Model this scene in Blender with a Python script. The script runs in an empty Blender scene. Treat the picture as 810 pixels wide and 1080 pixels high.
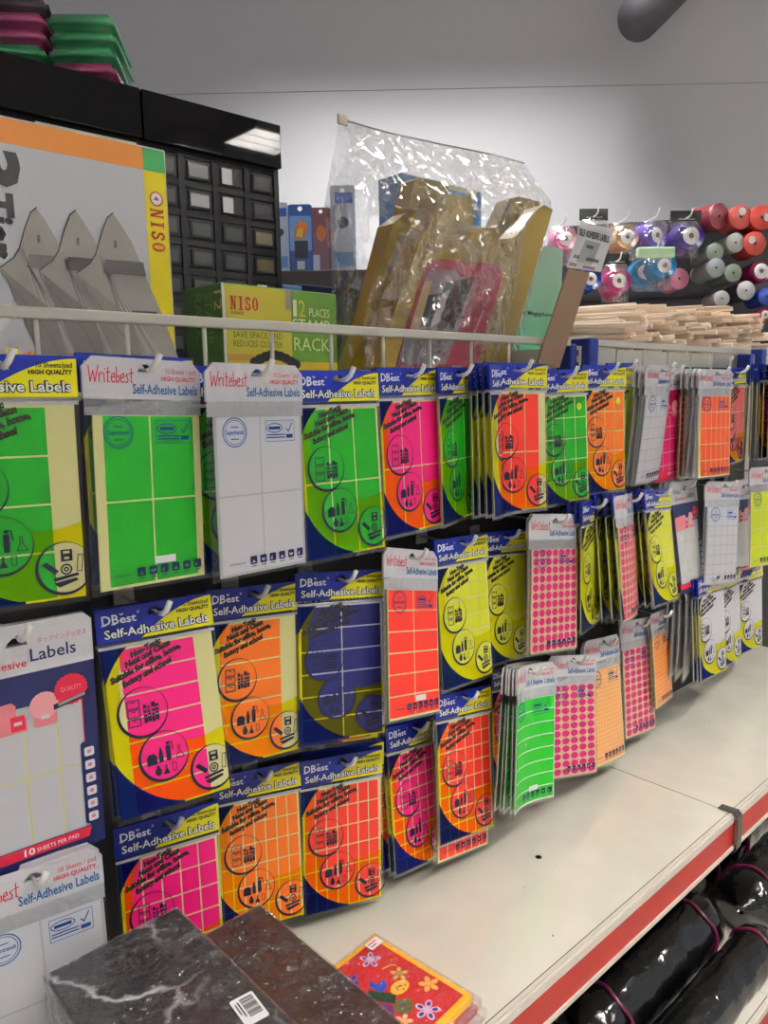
import bpy, bmesh, math, random
from mathutils import Vector, Matrix, Euler
from mathutils.geometry import tessellate_polygon

random.seed(7)
S = bpy.context.scene
COL = S.collection
CZ = 1.406            # camera height above the floor; everything below is measured from the camera and lifted at the end

# ------------------------------------------------------------------ camera frame
F_PX = 811.0
CAM = Matrix(((0.734, 0.115, -0.669), (-0.679, 0.100, -0.728), (-0.017, 0.988, 0.152)))
def _cam():
    vx = Vector((1295 - 405, 140, -F_PX)).normalized()
    r = math.radians(1.0)
    a = -math.sin(r) * vx.x + math.cos(r) * vx.y
    p = math.atan(-a / vx.z)
    up = Vector((-math.sin(r) * math.cos(p), math.cos(r) * math.cos(p), math.sin(p)))
    vy = up.cross(vx)
    return Matrix((vx, vy, up))
CAM = _cam()
def at(u, v, Y=None, Z=None, D=None):
    d = CAM @ Vector(((u - 405) / F_PX, -(v - 540) / F_PX, -1.0))
    if Y is not None: return d * (Y / d.y)
    if Z is not None: return d * (Z / d.z)
    return d * D

# ------------------------------------------------------------------ materials
def lin(c):
    return tuple(((x / 255) / 12.92 if x / 255 <= .04045 else ((x / 255 + .055) / 1.055) ** 2.4) for x in c) + (1,)
MATS = {}
def mat(name, rgb, rough=.5, metal=0., spec=.5, bump=None, coat=0., emit=0., trans=0.):
    if name in MATS: return MATS[name]
    m = bpy.data.materials.new(name); m.use_nodes = True
    nt = m.node_tree; b = nt.nodes['Principled BSDF']
    b.inputs['Base Color'].default_value = lin(rgb)
    b.inputs['Roughness'].default_value = rough
    b.inputs['Metallic'].default_value = metal
    b.inputs['Specular IOR Level'].default_value = spec
    b.inputs['Coat Weight'].default_value = coat
    b.inputs['Coat Roughness'].default_value = .08
    b.inputs['Transmission Weight'].default_value = trans
    if emit:
        b.inputs['Emission Color'].default_value = lin(rgb); b.inputs['Emission Strength'].default_value = emit
    if bump:
        sc, st, dist = bump
        tc = nt.nodes.new('ShaderNodeTexCoord'); n = nt.nodes.new('ShaderNodeTexNoise'); bp = nt.nodes.new('ShaderNodeBump')
        n.inputs['Scale'].default_value = sc; n.inputs['Detail'].default_value = 4
        bp.inputs['Strength'].default_value = st; bp.inputs['Distance'].default_value = dist
        nt.links.new(tc.outputs['Object'], n.inputs['Vector']); nt.links.new(n.outputs['Fac'], bp.inputs['Height'])
        nt.links.new(bp.outputs['Normal'], b.inputs['Normal'])
        if coat: nt.links.new(bp.outputs['Normal'], b.inputs['Coat Normal'])
    MATS[name] = m
    return m
def film(name, tint=(1, 1, 1), haze=0., hazecol=(255, 255, 255), rough=.1, bump=(45, .5, .004), gloss=1.0, fk=1.0, fmax=1.0, crumple=0., foff=0.):
    """clear plastic film: see-through with fresnel gloss and a little haze"""
    if name in MATS: return MATS[name]
    m = bpy.data.materials.new(name); m.use_nodes = True
    nt = m.node_tree; nt.nodes.clear(); N = nt.nodes.new; L = nt.links.new
    out = N('ShaderNodeOutputMaterial'); tr = N('ShaderNodeBsdfTransparent'); gl = N('ShaderNodeBsdfGlossy'); df = N('ShaderNodeBsdfDiffuse')
    tr.inputs['Color'].default_value = tuple(tint) + (1,); gl.inputs['Roughness'].default_value = rough
    gl.inputs['Color'].default_value = (gloss, gloss, gloss, 1)
    df.inputs['Color'].default_value = lin(hazecol)
    fr = N('ShaderNodeFresnel'); fr.inputs['IOR'].default_value = 1.45
    mh = N('ShaderNodeMixShader'); mg = N('ShaderNodeMixShader'); mh.inputs[0].default_value = haze
    L(tr.outputs[0], mh.inputs[1]); L(df.outputs[0], mh.inputs[2])
    ml = N('ShaderNodeMath'); ml.operation = 'MULTIPLY'; ml.inputs[1].default_value = fk; mn = N('ShaderNodeMath'); mn.operation = 'MINIMUM'; mn.inputs[1].default_value = fmax
    sb = N('ShaderNodeMath'); sb.operation = 'SUBTRACT'; sb.use_clamp = True; sb.inputs[1].default_value = foff; L(fr.outputs[0], sb.inputs[0]); L(sb.outputs[0], ml.inputs[0]); L(ml.outputs[0], mn.inputs[0]); L(mn.outputs[0], mg.inputs[0]); L(mh.outputs[0], mg.inputs[1]); L(gl.outputs[0], mg.inputs[2])
    L(mg.outputs[0], out.inputs[0])
    if bump:
        tc = N('ShaderNodeTexCoord'); n = N('ShaderNodeTexNoise'); bp = N('ShaderNodeBump')
        n.inputs['Scale'].default_value = bump[0]; n.inputs['Detail'].default_value = 3; n.inputs['Distortion'].default_value = .6
        bp.inputs['Strength'].default_value = bump[1]; bp.inputs['Distance'].default_value = bump[2]
        L(tc.outputs['Object'], n.inputs['Vector'])
        if crumple:
            v = N('ShaderNodeTexVoronoi'); v.inputs['Scale'].default_value = crumple; ad = N('ShaderNodeVectorMath'); ad.operation = 'MULTIPLY_ADD'; ad.inputs[1].default_value = (.05, .05, .05)
            L(n.outputs['Color'], ad.inputs[0]); L(tc.outputs['Object'], ad.inputs[2]); L(ad.outputs[0], v.inputs['Vector']); L(v.outputs['Distance'], bp.inputs['Height'])
        else: L(n.outputs['Fac'], bp.inputs['Height'])
        L(bp.outputs['Normal'], gl.inputs['Normal'])
        if not crumple: L(bp.outputs['Normal'], fr.inputs['Normal'])
    MATS[name] = m
    return m
def ink(name, tint, body, amount):
    """printing ink on clear film: filters what lies behind it, with a little body colour"""
    return film(name, tint=lin(tint)[:3], haze=amount, hazecol=body, bump=None, rough=.25, fk=.3, fmax=.3)

M_CREAM = mat('sticker_backing_paper', (232, 226, 160), .6)
M_TAN = mat('tan_backing_paper', (222, 190, 150), .6)
M_WHITE = mat('white_paper', (225, 224, 226), .55)
M_BLUE = mat('header_blue', (8, 32, 138), .35, coat=.08)
M_YEL = mat('header_yellow', (232, 224, 10), .35, coat=.08)
M_BLACK = mat('black_print', (14, 14, 18), .5)
M_TXTW = mat('white_print', (240, 240, 240), .5)
M_RED = mat('red_print', (205, 25, 60), .5)
M_TXTB = mat('blue_print', (20, 90, 150), .5)
M_NAVY = mat('navy_print', (18, 26, 78), .4)
M_WBHEAD = mat('white_bag_top', (204, 203, 208), .2, bump=(34, .6, .007), coat=.5)
M_SILVER = mat('hazy_bag_film', (190, 190, 195), .18, bump=(34, .8, .009), coat=.5)
M_SLEEVE = film('clear_sleeve', haze=.008, bump=(38, .5, .004), rough=.06, fk=.5, fmax=.35)
M_INKY = ink('yellow_ink', (255, 252, 100), (244, 232, 10), .10)
M_INKN = ink('navy_ink', (70, 106, 186), (6, 28, 110), .35)
M_INKB = mat('dark_ink', (18, 16, 50), .4)
M_INKS = ink('pale_blue_ink', (110, 150, 215), (60, 110, 190), .45)
LC = {'green': (0, 166, 8), 'pink': (255, 8, 138), 'orange': (255, 128, 0), 'red': (255, 56, 36), 'yellow': (232, 236, 24),
      'navy': (24, 30, 116), 'white': (222, 221, 226), 'peach': (255, 176, 104), 'coral': (255, 92, 32), 'dots': (216, 8, 116),
      'rosedots': (232, 60, 110), 'salmon': (235, 110, 120), 'lime': (212, 226, 20), 'magenta': (240, 20, 130), 'brightgreen': (14, 200, 22),
      'amberorange': (255, 150, 60)}
def label_mat(c): return mat('label_' + c, LC[c], .5)

# ------------------------------------------------------------------ mesh builder
TXT = {}
def text_shape(s, bold):
    k = (s, bold)
    if k not in TXT:
        cu = bpy.data.curves.new('t', 'FONT'); cu.body = s; cu.resolution_u = 2; cu.offset = bold; cu.size = 1
        ob = bpy.data.objects.new('t', cu); me = ob.to_mesh()
        vs = [(v.co.x, v.co.y) for v in me.vertices]; fs = [tuple(p.vertices) for p in me.polygons]
        ob.to_mesh_clear(); bpy.data.objects.remove(ob); bpy.data.curves.remove(cu)
        if not vs: vs, fs = [(0, 0), (1, 0), (1, 1)], [(0, 1, 2)]
        x0 = min(v[0] for v in vs); x1 = max(v[0] for v in vs)
        TXT[k] = ([(v[0] - x0, v[1]) for v in vs], fs, x1 - x0)
    return TXT[k]

def circ(cx, cz, rx, rz=None, n=32, a0=0, a1=2 * math.pi):
    rz = rx if rz is None else rz
    full = abs(a1 - a0 - 2 * math.pi) < 1e-6
    return [(cx + rx * math.cos(a0 + (a1 - a0) * i / (n if full else n - 1)), cz + rz * math.sin(a0 + (a1 - a0) * i / (n if full else n - 1))) for i in range(n)]
def rect(x0, z0, x1, z1): return [(x0, z0), (x1, z0), (x1, z1), (x0, z1)]
def rrect(x0, z0, x1, z1, r, n=4):
    o = []
    for cx, cz, a in ((x1 - r, z1 - r, 0), (x0 + r, z1 - r, 90), (x0 + r, z0 + r, 180), (x1 - r, z0 + r, 270)):
        for i in range(n + 1):
            t = math.radians(a + 90 * i / n); o.append((cx + r * math.cos(t), cz + r * math.sin(t)))
    return o
def clip(poly, x0, z0, x1, z1):
    def cut(p, f, t):
        o = []
        for i in range(len(p)):
            a, b = p[i - 1], p[i]; fa, fb = f(a), f(b)
            if fa >= 0:
                o.append(a)
                if fb < 0: k = fa / (fa - fb); o.append((a[0] + (b[0] - a[0]) * k, a[1] + (b[1] - a[1]) * k))
            elif fb >= 0: k = fa / (fa - fb); o.append((a[0] + (b[0] - a[0]) * k, a[1] + (b[1] - a[1]) * k))
        return o
    for f in (lambda p: p[0] - x0, lambda p: x1 - p[0], lambda p: p[1] - z0, lambda p: z1 - p[1]):
        poly = cut(poly, f, 0)
        if not poly: return []
    return poly

class MB:
    def __init__(s): s.v = []; s.f = []; s.m = []; s.mats = []; s.sm = []; s.xf = None
    def mi(s, m):
        if m not in s.mats: s.mats.append(m)
        return s.mats.index(m)
    def add(s, vs, fs, m, smooth=False):
        o = len(s.v); k = s.mi(m)
        s.v += [tuple(s.xf @ Vector(v)) if s.xf else tuple(v) for v in vs]
        for f in fs: s.f.append(tuple(i + o for i in f)); s.m.append(k); s.sm.append(smooth)
    def box(s, a, b, m):
        (x0, y0, z0), (x1, y1, z1) = a, b
        s.add([(x0, y0, z0), (x1, y0, z0), (x1, y1, z0), (x0, y1, z0), (x0, y0, z1), (x1, y0, z1), (x1, y1, z1), (x0, y1, z1)],
              [(0, 3, 2, 1), (4, 5, 6, 7), (0, 1, 5, 4), (1, 2, 6, 5), (2, 3, 7, 6), (3, 0, 4, 7)], m)
    def bbox(s, a, b, m, r=.003):
        """box with chamfered edges"""
        bm = bmesh.new(); bmesh.ops.create_cube(bm, size=1)
        for v in bm.verts: v.co = Vector([(a[i] + b[i]) / 2 + v.co[i] * (b[i] - a[i]) for i in range(3)])
        bmesh.ops.bevel(bm, geom=bm.edges[:], offset=r, segments=2, affect='EDGES', profile=.5)
        bm.verts.index_update(); s.add([v.co[:] for v in bm.verts], [[v.index for v in f.verts] for f in bm.faces], m); bm.free()
    def flat(s, loops, y, m):
        """2D outline (x,z) with holes, facing -Y"""
        if not isinstance(loops[0][0], (tuple, list)): loops = [loops]
        pts = [p for l in loops for p in l]
        tri = tessellate_polygon([[Vector((p[0], p[1], 0)) for p in l] for l in loops])
        s.add([(p[0], y, p[1]) for p in pts], [tuple(t) for t in tri], m)
    def slab(s, loops, y0, y1, m):
        if not isinstance(loops[0][0], (tuple, list)): loops = [loops]
        s.flat(loops, y0, m); s.flat(loops, y1, m)
        for l in loops:
            n = len(l)
            s.add([(p[0], y0, p[1]) for p in l] + [(p[0], y1, p[1]) for p in l], [(i, (i + 1) % n, n + (i + 1) % n, n + i) for i in range(n)], m)
    def stroke(s, pts, w, y, m):
        for a, b in zip(pts[:-1], pts[1:]):
            dx, dz = b[0] - a[0], b[1] - a[1]; l = math.hypot(dx, dz) or 1e-9; ex, ez = dx / l * w * .3, dz / l * w * .3
            nx, nz = -dz / l * w / 2, dx / l * w / 2
            s.add([(a[0] - ex + nx, y, a[1] - ez + nz), (a[0] - ex - nx, y, a[1] - ez - nz), (b[0] + ex - nx, y, b[1] + ez - nz), (b[0] + ex + nx, y, b[1] + ez + nz)], [(0, 1, 2, 3)], m)
    def ring(s, cx, cz, rx, rz, w, y, m, n=36, off=(0, 0)):
        s.flat([circ(cx, cz, rx, rz, n), circ(cx + off[0], cz + off[1], rx - w, rz - w, n)[::-1]], y, m)
    def text(s, t, x, z, h, y, m, w=None, rot=0, shear=0, align='l', bold=0., flip=False):
        """cap height h, fitted to width w when given, drawn in the (x,z) plane facing -Y"""
        vs, fs, tw = text_shape(t, bold)
        k = h / .70; kx = (w / tw) if w else k
        ox = {'l': 0, 'c': -tw * kx / 2, 'r': -tw * kx}[align]; c, sn = math.cos(rot), math.sin(rot)
        o = []
        for vx, vz in vs:
            px = vx * kx + ox + vz * k * shear; pz = vz * k
            o.append((x + px * c - pz * sn, y, z + px * sn + pz * c))
        s.add(o, fs, m)
    def tube(s, pts, r, m, n=8, cap=True, smooth=True):
        pts = [Vector(p) for p in pts]; rs = r if isinstance(r, (list, tuple)) else [r] * len(pts); vs = []; fs = []
        up = None
        for i, p in enumerate(pts):
            t = (pts[min(i + 1, len(pts) - 1)] - pts[max(i - 1, 0)]).normalized()
            if up is None: up = t.orthogonal().normalized()
            up = (up - t * up.dot(t)).normalized(); b = t.cross(up)
            for k in range(n):
                a = 2 * math.pi * k / n; vs.append(p + (up * math.cos(a) + b * math.sin(a)) * rs[i])
        for i in range(len(pts) - 1):
            for k in range(n): fs.append((i * n + k, i * n + (k + 1) % n, (i + 1) * n + (k + 1) % n, (i + 1) * n + k))
        if cap: fs.append(tuple(range(n))[::-1]); fs.append(tuple(range((len(pts) - 1) * n, len(pts) * n)))
        s.add(vs, fs, m, smooth)
    def lathe(s, prof, m, n=28, axis='y', smooth=True, fn=None):
        """prof: list of (radius, along)"""
        vs = []; fs = []
        for j, (r, a) in enumerate(prof):
            for k in range(n):
                t = 2 * math.pi * k / n; rr = r * (fn(t, a) if fn else 1); c, d = rr * math.cos(t), rr * math.sin(t)
                vs.append({'y': (c, a, d), 'x': (a, c, d), 'z': (c, d, a)}[axis])
        for j in range(len(prof) - 1):
            for k in range(n): fs.append((j * n + k, j * n + (k + 1) % n, (j + 1) * n + (k + 1) % n, (j + 1) * n + k))
        fs.append(tuple(range(n))); fs.append(tuple(range((len(prof) - 1) * n, len(prof) * n))[::-1])
        s.add(vs, fs, m, smooth)
    def build(s, name, parent=None, bend=None, cuts=None, recalc=False):
        me = bpy.data.meshes.new(name)
        me.from_pydata(s.v, [], s.f)
        for m in s.mats: me.materials.append(m)
        me.polygons.foreach_set('material_index', s.m); me.polygons.foreach_set('use_smooth', s.sm); me.update()
        if bend or recalc:
            bm = bmesh.new(); bm.from_mesh(me)
            if cuts:
                for ax, vals in cuts:
                    for v in vals:
                        no = Vector((1, 0, 0)) if ax == 'x' else Vector((0, 0, 1))
                        bmesh.ops.bisect_plane(bm, geom=bm.verts[:] + bm.edges[:] + bm.faces[:], plane_co=no * v, plane_no=no, dist=1e-6)
            if bend:
                for v in bm.verts: v.co.y += bend(v.co.x, v.co.z)
            if recalc: bmesh.ops.recalc_face_normals(bm, faces=bm.faces[:])
            bm.to_mesh(me); bm.free()
        o = bpy.data.objects.new(name, me); COL.objects.link(o)
        if parent:
            o.parent = parent
            if parent.get('_base'): o.location = -Vector(parent['_base'])
        return o
def tag(o, label, cat, group=None, kind=None):
    o['label'] = label; o['category'] = cat
    if group: o['group'] = group
    if kind: o['kind'] = kind
    return o
def struct(o): o['kind'] = 'structure'; return o
def thing(name, label, cat, loc=(0, 0, 0), group=None, worldparts=False, rot=None):
    o = bpy.data.objects.new(name, None); COL.objects.link(o); o.empty_display_size = .03
    o.location = loc
    if rot is not None: o.rotation_euler = rot
    tag(o, label, cat, group)
    if worldparts: o['_base'] = tuple(loc)
    return o
KIDS = {}
def copy_tree(r, parent=None):
    c = r.copy(); COL.objects.link(c); c.parent = parent
    for ch in [x for x in r.children]: copy_tree(ch, c)
    return c

# x, y, turn, length, tube brightness, label
LIGHTS = [(-.6, -1.2, 0, 1.2, 110, 'ceiling light above and left of the viewer'), (1.4, -1.2, 0, 1.2, 110, 'ceiling light above the aisle'), (3.4, -1.0, 0, 1.2, 110, 'ceiling light above the right end of the aisle'),
          (3.75, -4.0, 0, .5, 110, 'ceiling light far behind, reflected in the glossy boards'), (4.08, -3.2, 0, .55, 110, 'ceiling light behind, reflected at the end of the glossy boards'), (1.2, -2.2, 0, 1.2, 110, 'added fill light on the ceiling behind the right shoulder of the viewer'), (.2, -2.6, 0, 1.2, 110, 'ceiling light behind the viewer')]  # the right shoulder light is an added fill, for more brightness from the front
SPOTS = [(2.3, 2.2, 2.2, 1.6, .3, 100, 27)]
WORLD = .20
EXPO = .85

# ------------------------------------------------------------------ label packs
W, H = .152, .270
HW = W / 2
def hook_hole(cx=0, cz=-.0125): return [(cx - .011, cz - .003), (cx + .011, cz - .003), (cx + .008, cz + .002), (cx + .003, cz + .006), (cx - .003, cz + .006), (cx - .008, cz + .002)][::-1]

def label_grid(mb, x0, z0, x1, z1, cols, rows, c, gap=.0022, kind='rect', y=-.00125):
    m = label_mat(c); cw = (x1 - x0 + gap) / cols; rh = (z1 - z0 + gap) / rows
    for i in range(cols):
        for j in range(rows):
            a, b = x0 + i * cw, z0 + j * rh
            if kind == 'dot':
                mb.flat(circ(a + (cw - gap) / 2, b + (rh - gap) / 2, cw * .43, rh * .43, n=16), y, m)
            else:
                mb.flat(rrect(a, b, a + cw - gap, b + rh - gap, .0012, 2), y, m)

def ell(cx, cz, rx, rz, z):
    d = (z - cz) / rz
    if abs(d) >= 1: return None
    k = rx * math.sqrt(1 - d * d); return (cx - k, cx + k)
def sub(iv, c):
    o = []
    for a, b in iv:
        if c is None or c[1] <= a or c[0] >= b: o.append((a, b)); continue
        if c[0] > a: o.append((a, c[0]))
        if c[1] < b: o.append((c[1], b))
    return o
def strips(mb, fn, z0, z1, n, y, m):
    for i in range(n):
        a, b = z0 + (z1 - z0) * i / n, z0 + (z1 - z0) * (i + 1) / n
        A, B = fn(a + 1e-7), fn(b - 1e-7)
        if len(A) != len(B): A = B = fn((a + b) / 2)
        for (p, q), (r, s_) in zip(A, B):
            mb.add([(p, y, a), (q, y, a), (s_, y, b), (r, y, b)], [(0, 1, 2, 3)], m)

CIRC = ((-.031, -.138, .0325), (-.011, -.199, .0325), (.0505, -.230, .030))
def db_print(mb, y):
    x0, x1, z0, z1 = -HW + .003, HW - .003, -.264, -.048
    Hh = z1 - z0
    E1 = (x0 + .80 * (x1 - x0), z1 - .44 * Hh, .83 * W, .575 * Hh); E2 = (x0 + .74 * (x1 - x0), z1 - .24 * Hh, .60 * W, .40 * Hh)
    def navy(z):
        return sub([(x0, x1)], ell(*E1, z))
    def yellow(z):
        e = ell(*E1, z)
        if not e: return []
        iv = sub([(max(x0, e[0]), min(x1, e[1]))], ell(*E2, z))
        for cx, cz, r in CIRC: iv = sub(iv, ell(cx, cz, r, r, z))
        return iv
    strips(mb, yellow, z0, z1, 220, y, M_INKY); strips(mb, navy, z0, z1, 70, y, M_INKN)
    # the three ringed pictograms
    y -= .00015
    for (cx, cz, r) in CIRC:
        mb.flat([circ(cx, cz, r, n=40), circ(cx + .0012, cz + .0012, r - .0022, n=40)[::-1]], y, M_INKB)
    K = M_INKB
    cx, cz, r = CIRC[0]
    for j in range(3):
        b = cz - .016 + j * .0115; a = cx - .019
        mb.flat([rect(a, b, a + .016, b + .0105), rect(a + .0011, b + .0011, a + .0149, b + .0094)[::-1]], y, K)
        mb.flat(rect(a + .006, b + .007, a + .010, b + .008), y, K)
    for i, (w, h) in enumerate(((.004, .014), (.003, .011), (.005, .016), (.004, .012))):
        a = cx + .001 + i * .0052; b = cz - .001
        mb.flat([rect(a, b, a + w, b + h * .75), rect(a + .0008, b + .003, a + w - .0008, b + .006)[::-1]], y, K)
    for i in range(4):
        a = cx + .001 + i * .005; b = cz - .014 + (i % 2) * .001
        mb.flat([rect(a, b, a + .0042, b + .011), circ(a + .0021, b + .0075, .0011, n=8)[::-1]], y, K)
    cx, cz, r = CIRC[1]
    mb.flat([(cx - .022, cz - .008), (cx - .009, cz - .008), (cx - .009, cz + .002), (cx - .012, cz + .006), (cx - .019, cz + .006), (cx - .022, cz + .002)], y, K)
    mb.flat([(cx - .0065, cz - .007), (cx - .001, cz - .007), (cx - .001, cz + .004), (cx - .003, cz + .012), (cx - .0045, cz + .012), (cx - .0065, cz + .004)], y, K)
    mb.flat(rrect(cx + .003, cz - .007, cx + .009, cz + .013, .002), y, K); mb.flat(rect(cx + .004, cz + .014, cx + .008, cz + .017), y, K)
    mb.stroke([(cx + .006, cz + .017), (cx + .011, cz + .016), (cx + .0125, cz + .006)], .0012, y, K)
    mb.stroke([(cx + .0155, cz - .006), (cx + .019, cz + .002), (cx + .019, cz + .009), (cx + .0215, cz + .009), (cx + .0215, cz + .002), (cx + .0265, cz - .006), (cx + .0155, cz - .006)], .0008, y, K)
    mb.flat(circ(cx - .009, cz - .018, .0042, .0052, 14), y, K); mb.flat(rect(cx - .011, cz - .0135, cx - .007, cz - .0105), y, K)
    mb.flat([(cx - .003, cz - .023), (cx + .006, cz - .023), (cx + .0025, cz - .016), (cx + .0025, cz - .011), (cx + .0005, cz - .011), (cx + .0005, cz - .016)], y, K)
    mb.stroke([(cx + .0095, cz - .021), (cx + .0145, cz - .021), (cx + .0145, cz - .011), (cx + .0095, cz - .011), (cx + .0095, cz - .021)], .0008, y, K)
    cx, cz, r = CIRC[2]
    mb.flat([rect(cx - .003, cz + .008, cx + .009, cz + .021), rect(cx - .0005, cz + .0165, cx + .0065, cz + .0195)[::-1], rect(cx + .0005, cz + .010, cx + .0055, cz + .013)[::-1]], y, K)
    mb.flat([(cx - .023, cz + .006), (cx - .018, cz + .009), (cx - .006, cz - .002), (cx - .010, cz - .006)], y, K)
    mb.flat([circ(cx + .002, cz - .001, .0062, n=18), circ(cx + .002, cz - .001, .0045, n=18)[::-1]], y, K)
    mb.flat([circ(cx + .002, cz - .001, .0028, n=12), circ(cx + .002, cz - .001, .0013, n=12)[::-1]], y, K)
    mb.stroke([(cx + .013, cz - .004), (cx + .015, cz + .014), (cx + .020, cz + .014), (cx + .018, cz - .005), (cx + .013, cz - .004)], .0009, y, K)
    mb.flat([(cx - .012, cz - .010), (cx + .014, cz - .006), (cx + .015, cz - .009), (cx - .011, cz - .0135)], y, K)
    mb.flat([(cx - .012, cz - .0155), (cx + .012, cz - .0115), (cx + .014, cz - .0145), (cx - .006, cz - .0205)], y, K)
    # slanted text
    a = math.radians(18); c, s_ = math.cos(a), math.sin(a)
    for t, x, z, w, h in (('Non-Toxic', -.038, -.0660, .042, .0068), ('Neat and Clean', -.046, -.0775, .063, .0072),
                          ('Suitable for office, home,', -.066, -.0945, .098, .0072), ('factory and school', -.052, -.1015, .068, .0072)):
        mb.text(t, x + .0006, z - .0006, h, y, M_BLACK, w, rot=a, shear=.2, bold=.075)
        mb.text(t, x, z, h, y - .0001, mat('ochre_print', (150, 120, 20), .5), w, rot=a, shear=.2, bold=-.035)

def rough_outline(x0, z0, x1, z1, ch):
    return [(x0 + ch, z1), (x0, z1 - ch), (x0, z0), (x1, z0), (x1, z1 - ch), (x1 - ch, z1)]

def script_name(mb, x, z, h, w, y, m):
    """handwritten bag-top name drawn with pen strokes"""
    G = {'W': [[(0, 1), (.25, 0), (.5, .7), (.75, 0), (1.05, 1.05)]], 'r': [[(0, .6), (.1, 0)], [(.05, .35), (.3, .62), (.42, .55)]],
         'i': [[(.05, .6), (.15, 0)], [(.1, .8), (.12, .86)]], 't': [[(.15, .95), (.2, .05), (.4, .0)], [(0, .62), (.42, .66)]],
         'e': [[(.05, .3), (.42, .36), (.35, .6), (.1, .5), (.05, .15), (.25, 0), (.45, .1)]], 'b': [[(.05, 1), (.1, 0), (.38, .08), (.42, .42), (.1, .4)]],
         's': [[(.4, .58), (.12, .5), (.35, .22), (.3, .02), (.02, .06)]]}
    cx = 0; runs = []
    for ch in 'Writebest':
        for st in G[ch]: runs.append([(cx + p[0], p[1]) for p in st])
        cx += {'W': 1.12, 'i': .3}.get(ch, .52)
    for st in runs:
        mb.stroke([(x + (p[0] + p[1] * .12) / cx * w, z + p[1] * h) for p in st], h * .075, y, m)

def pictorow(mb, x, z, y, n=6, d=.0155, s=.0105, m=None):
    m = m or M_NAVY
    for i in range(n):
        a = x + i * d
        h = [[(a + .002, z + .002), (a + s - .002, z + .002), (a + s / 2, z + s * .55)], [(a + .002, z + .0045), (a + s * .5, z + .002), (a + s - .002, z + .0045), (a + s - .002, z + .006), (a + .002, z + .006)],
             [(a + .002, z + .002), (a + s * .45, z + .002), (a + s * .45, z + .007), (a + .002, z + .005)]][i % 3]
        mb.flat([rrect(a, z, a + s, z + s, .0015, 2), h[::-1]], y, m)
        mb.flat(rect(a + .0015, z - .003, a + s - .0015, z - .002), y, m)

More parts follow.
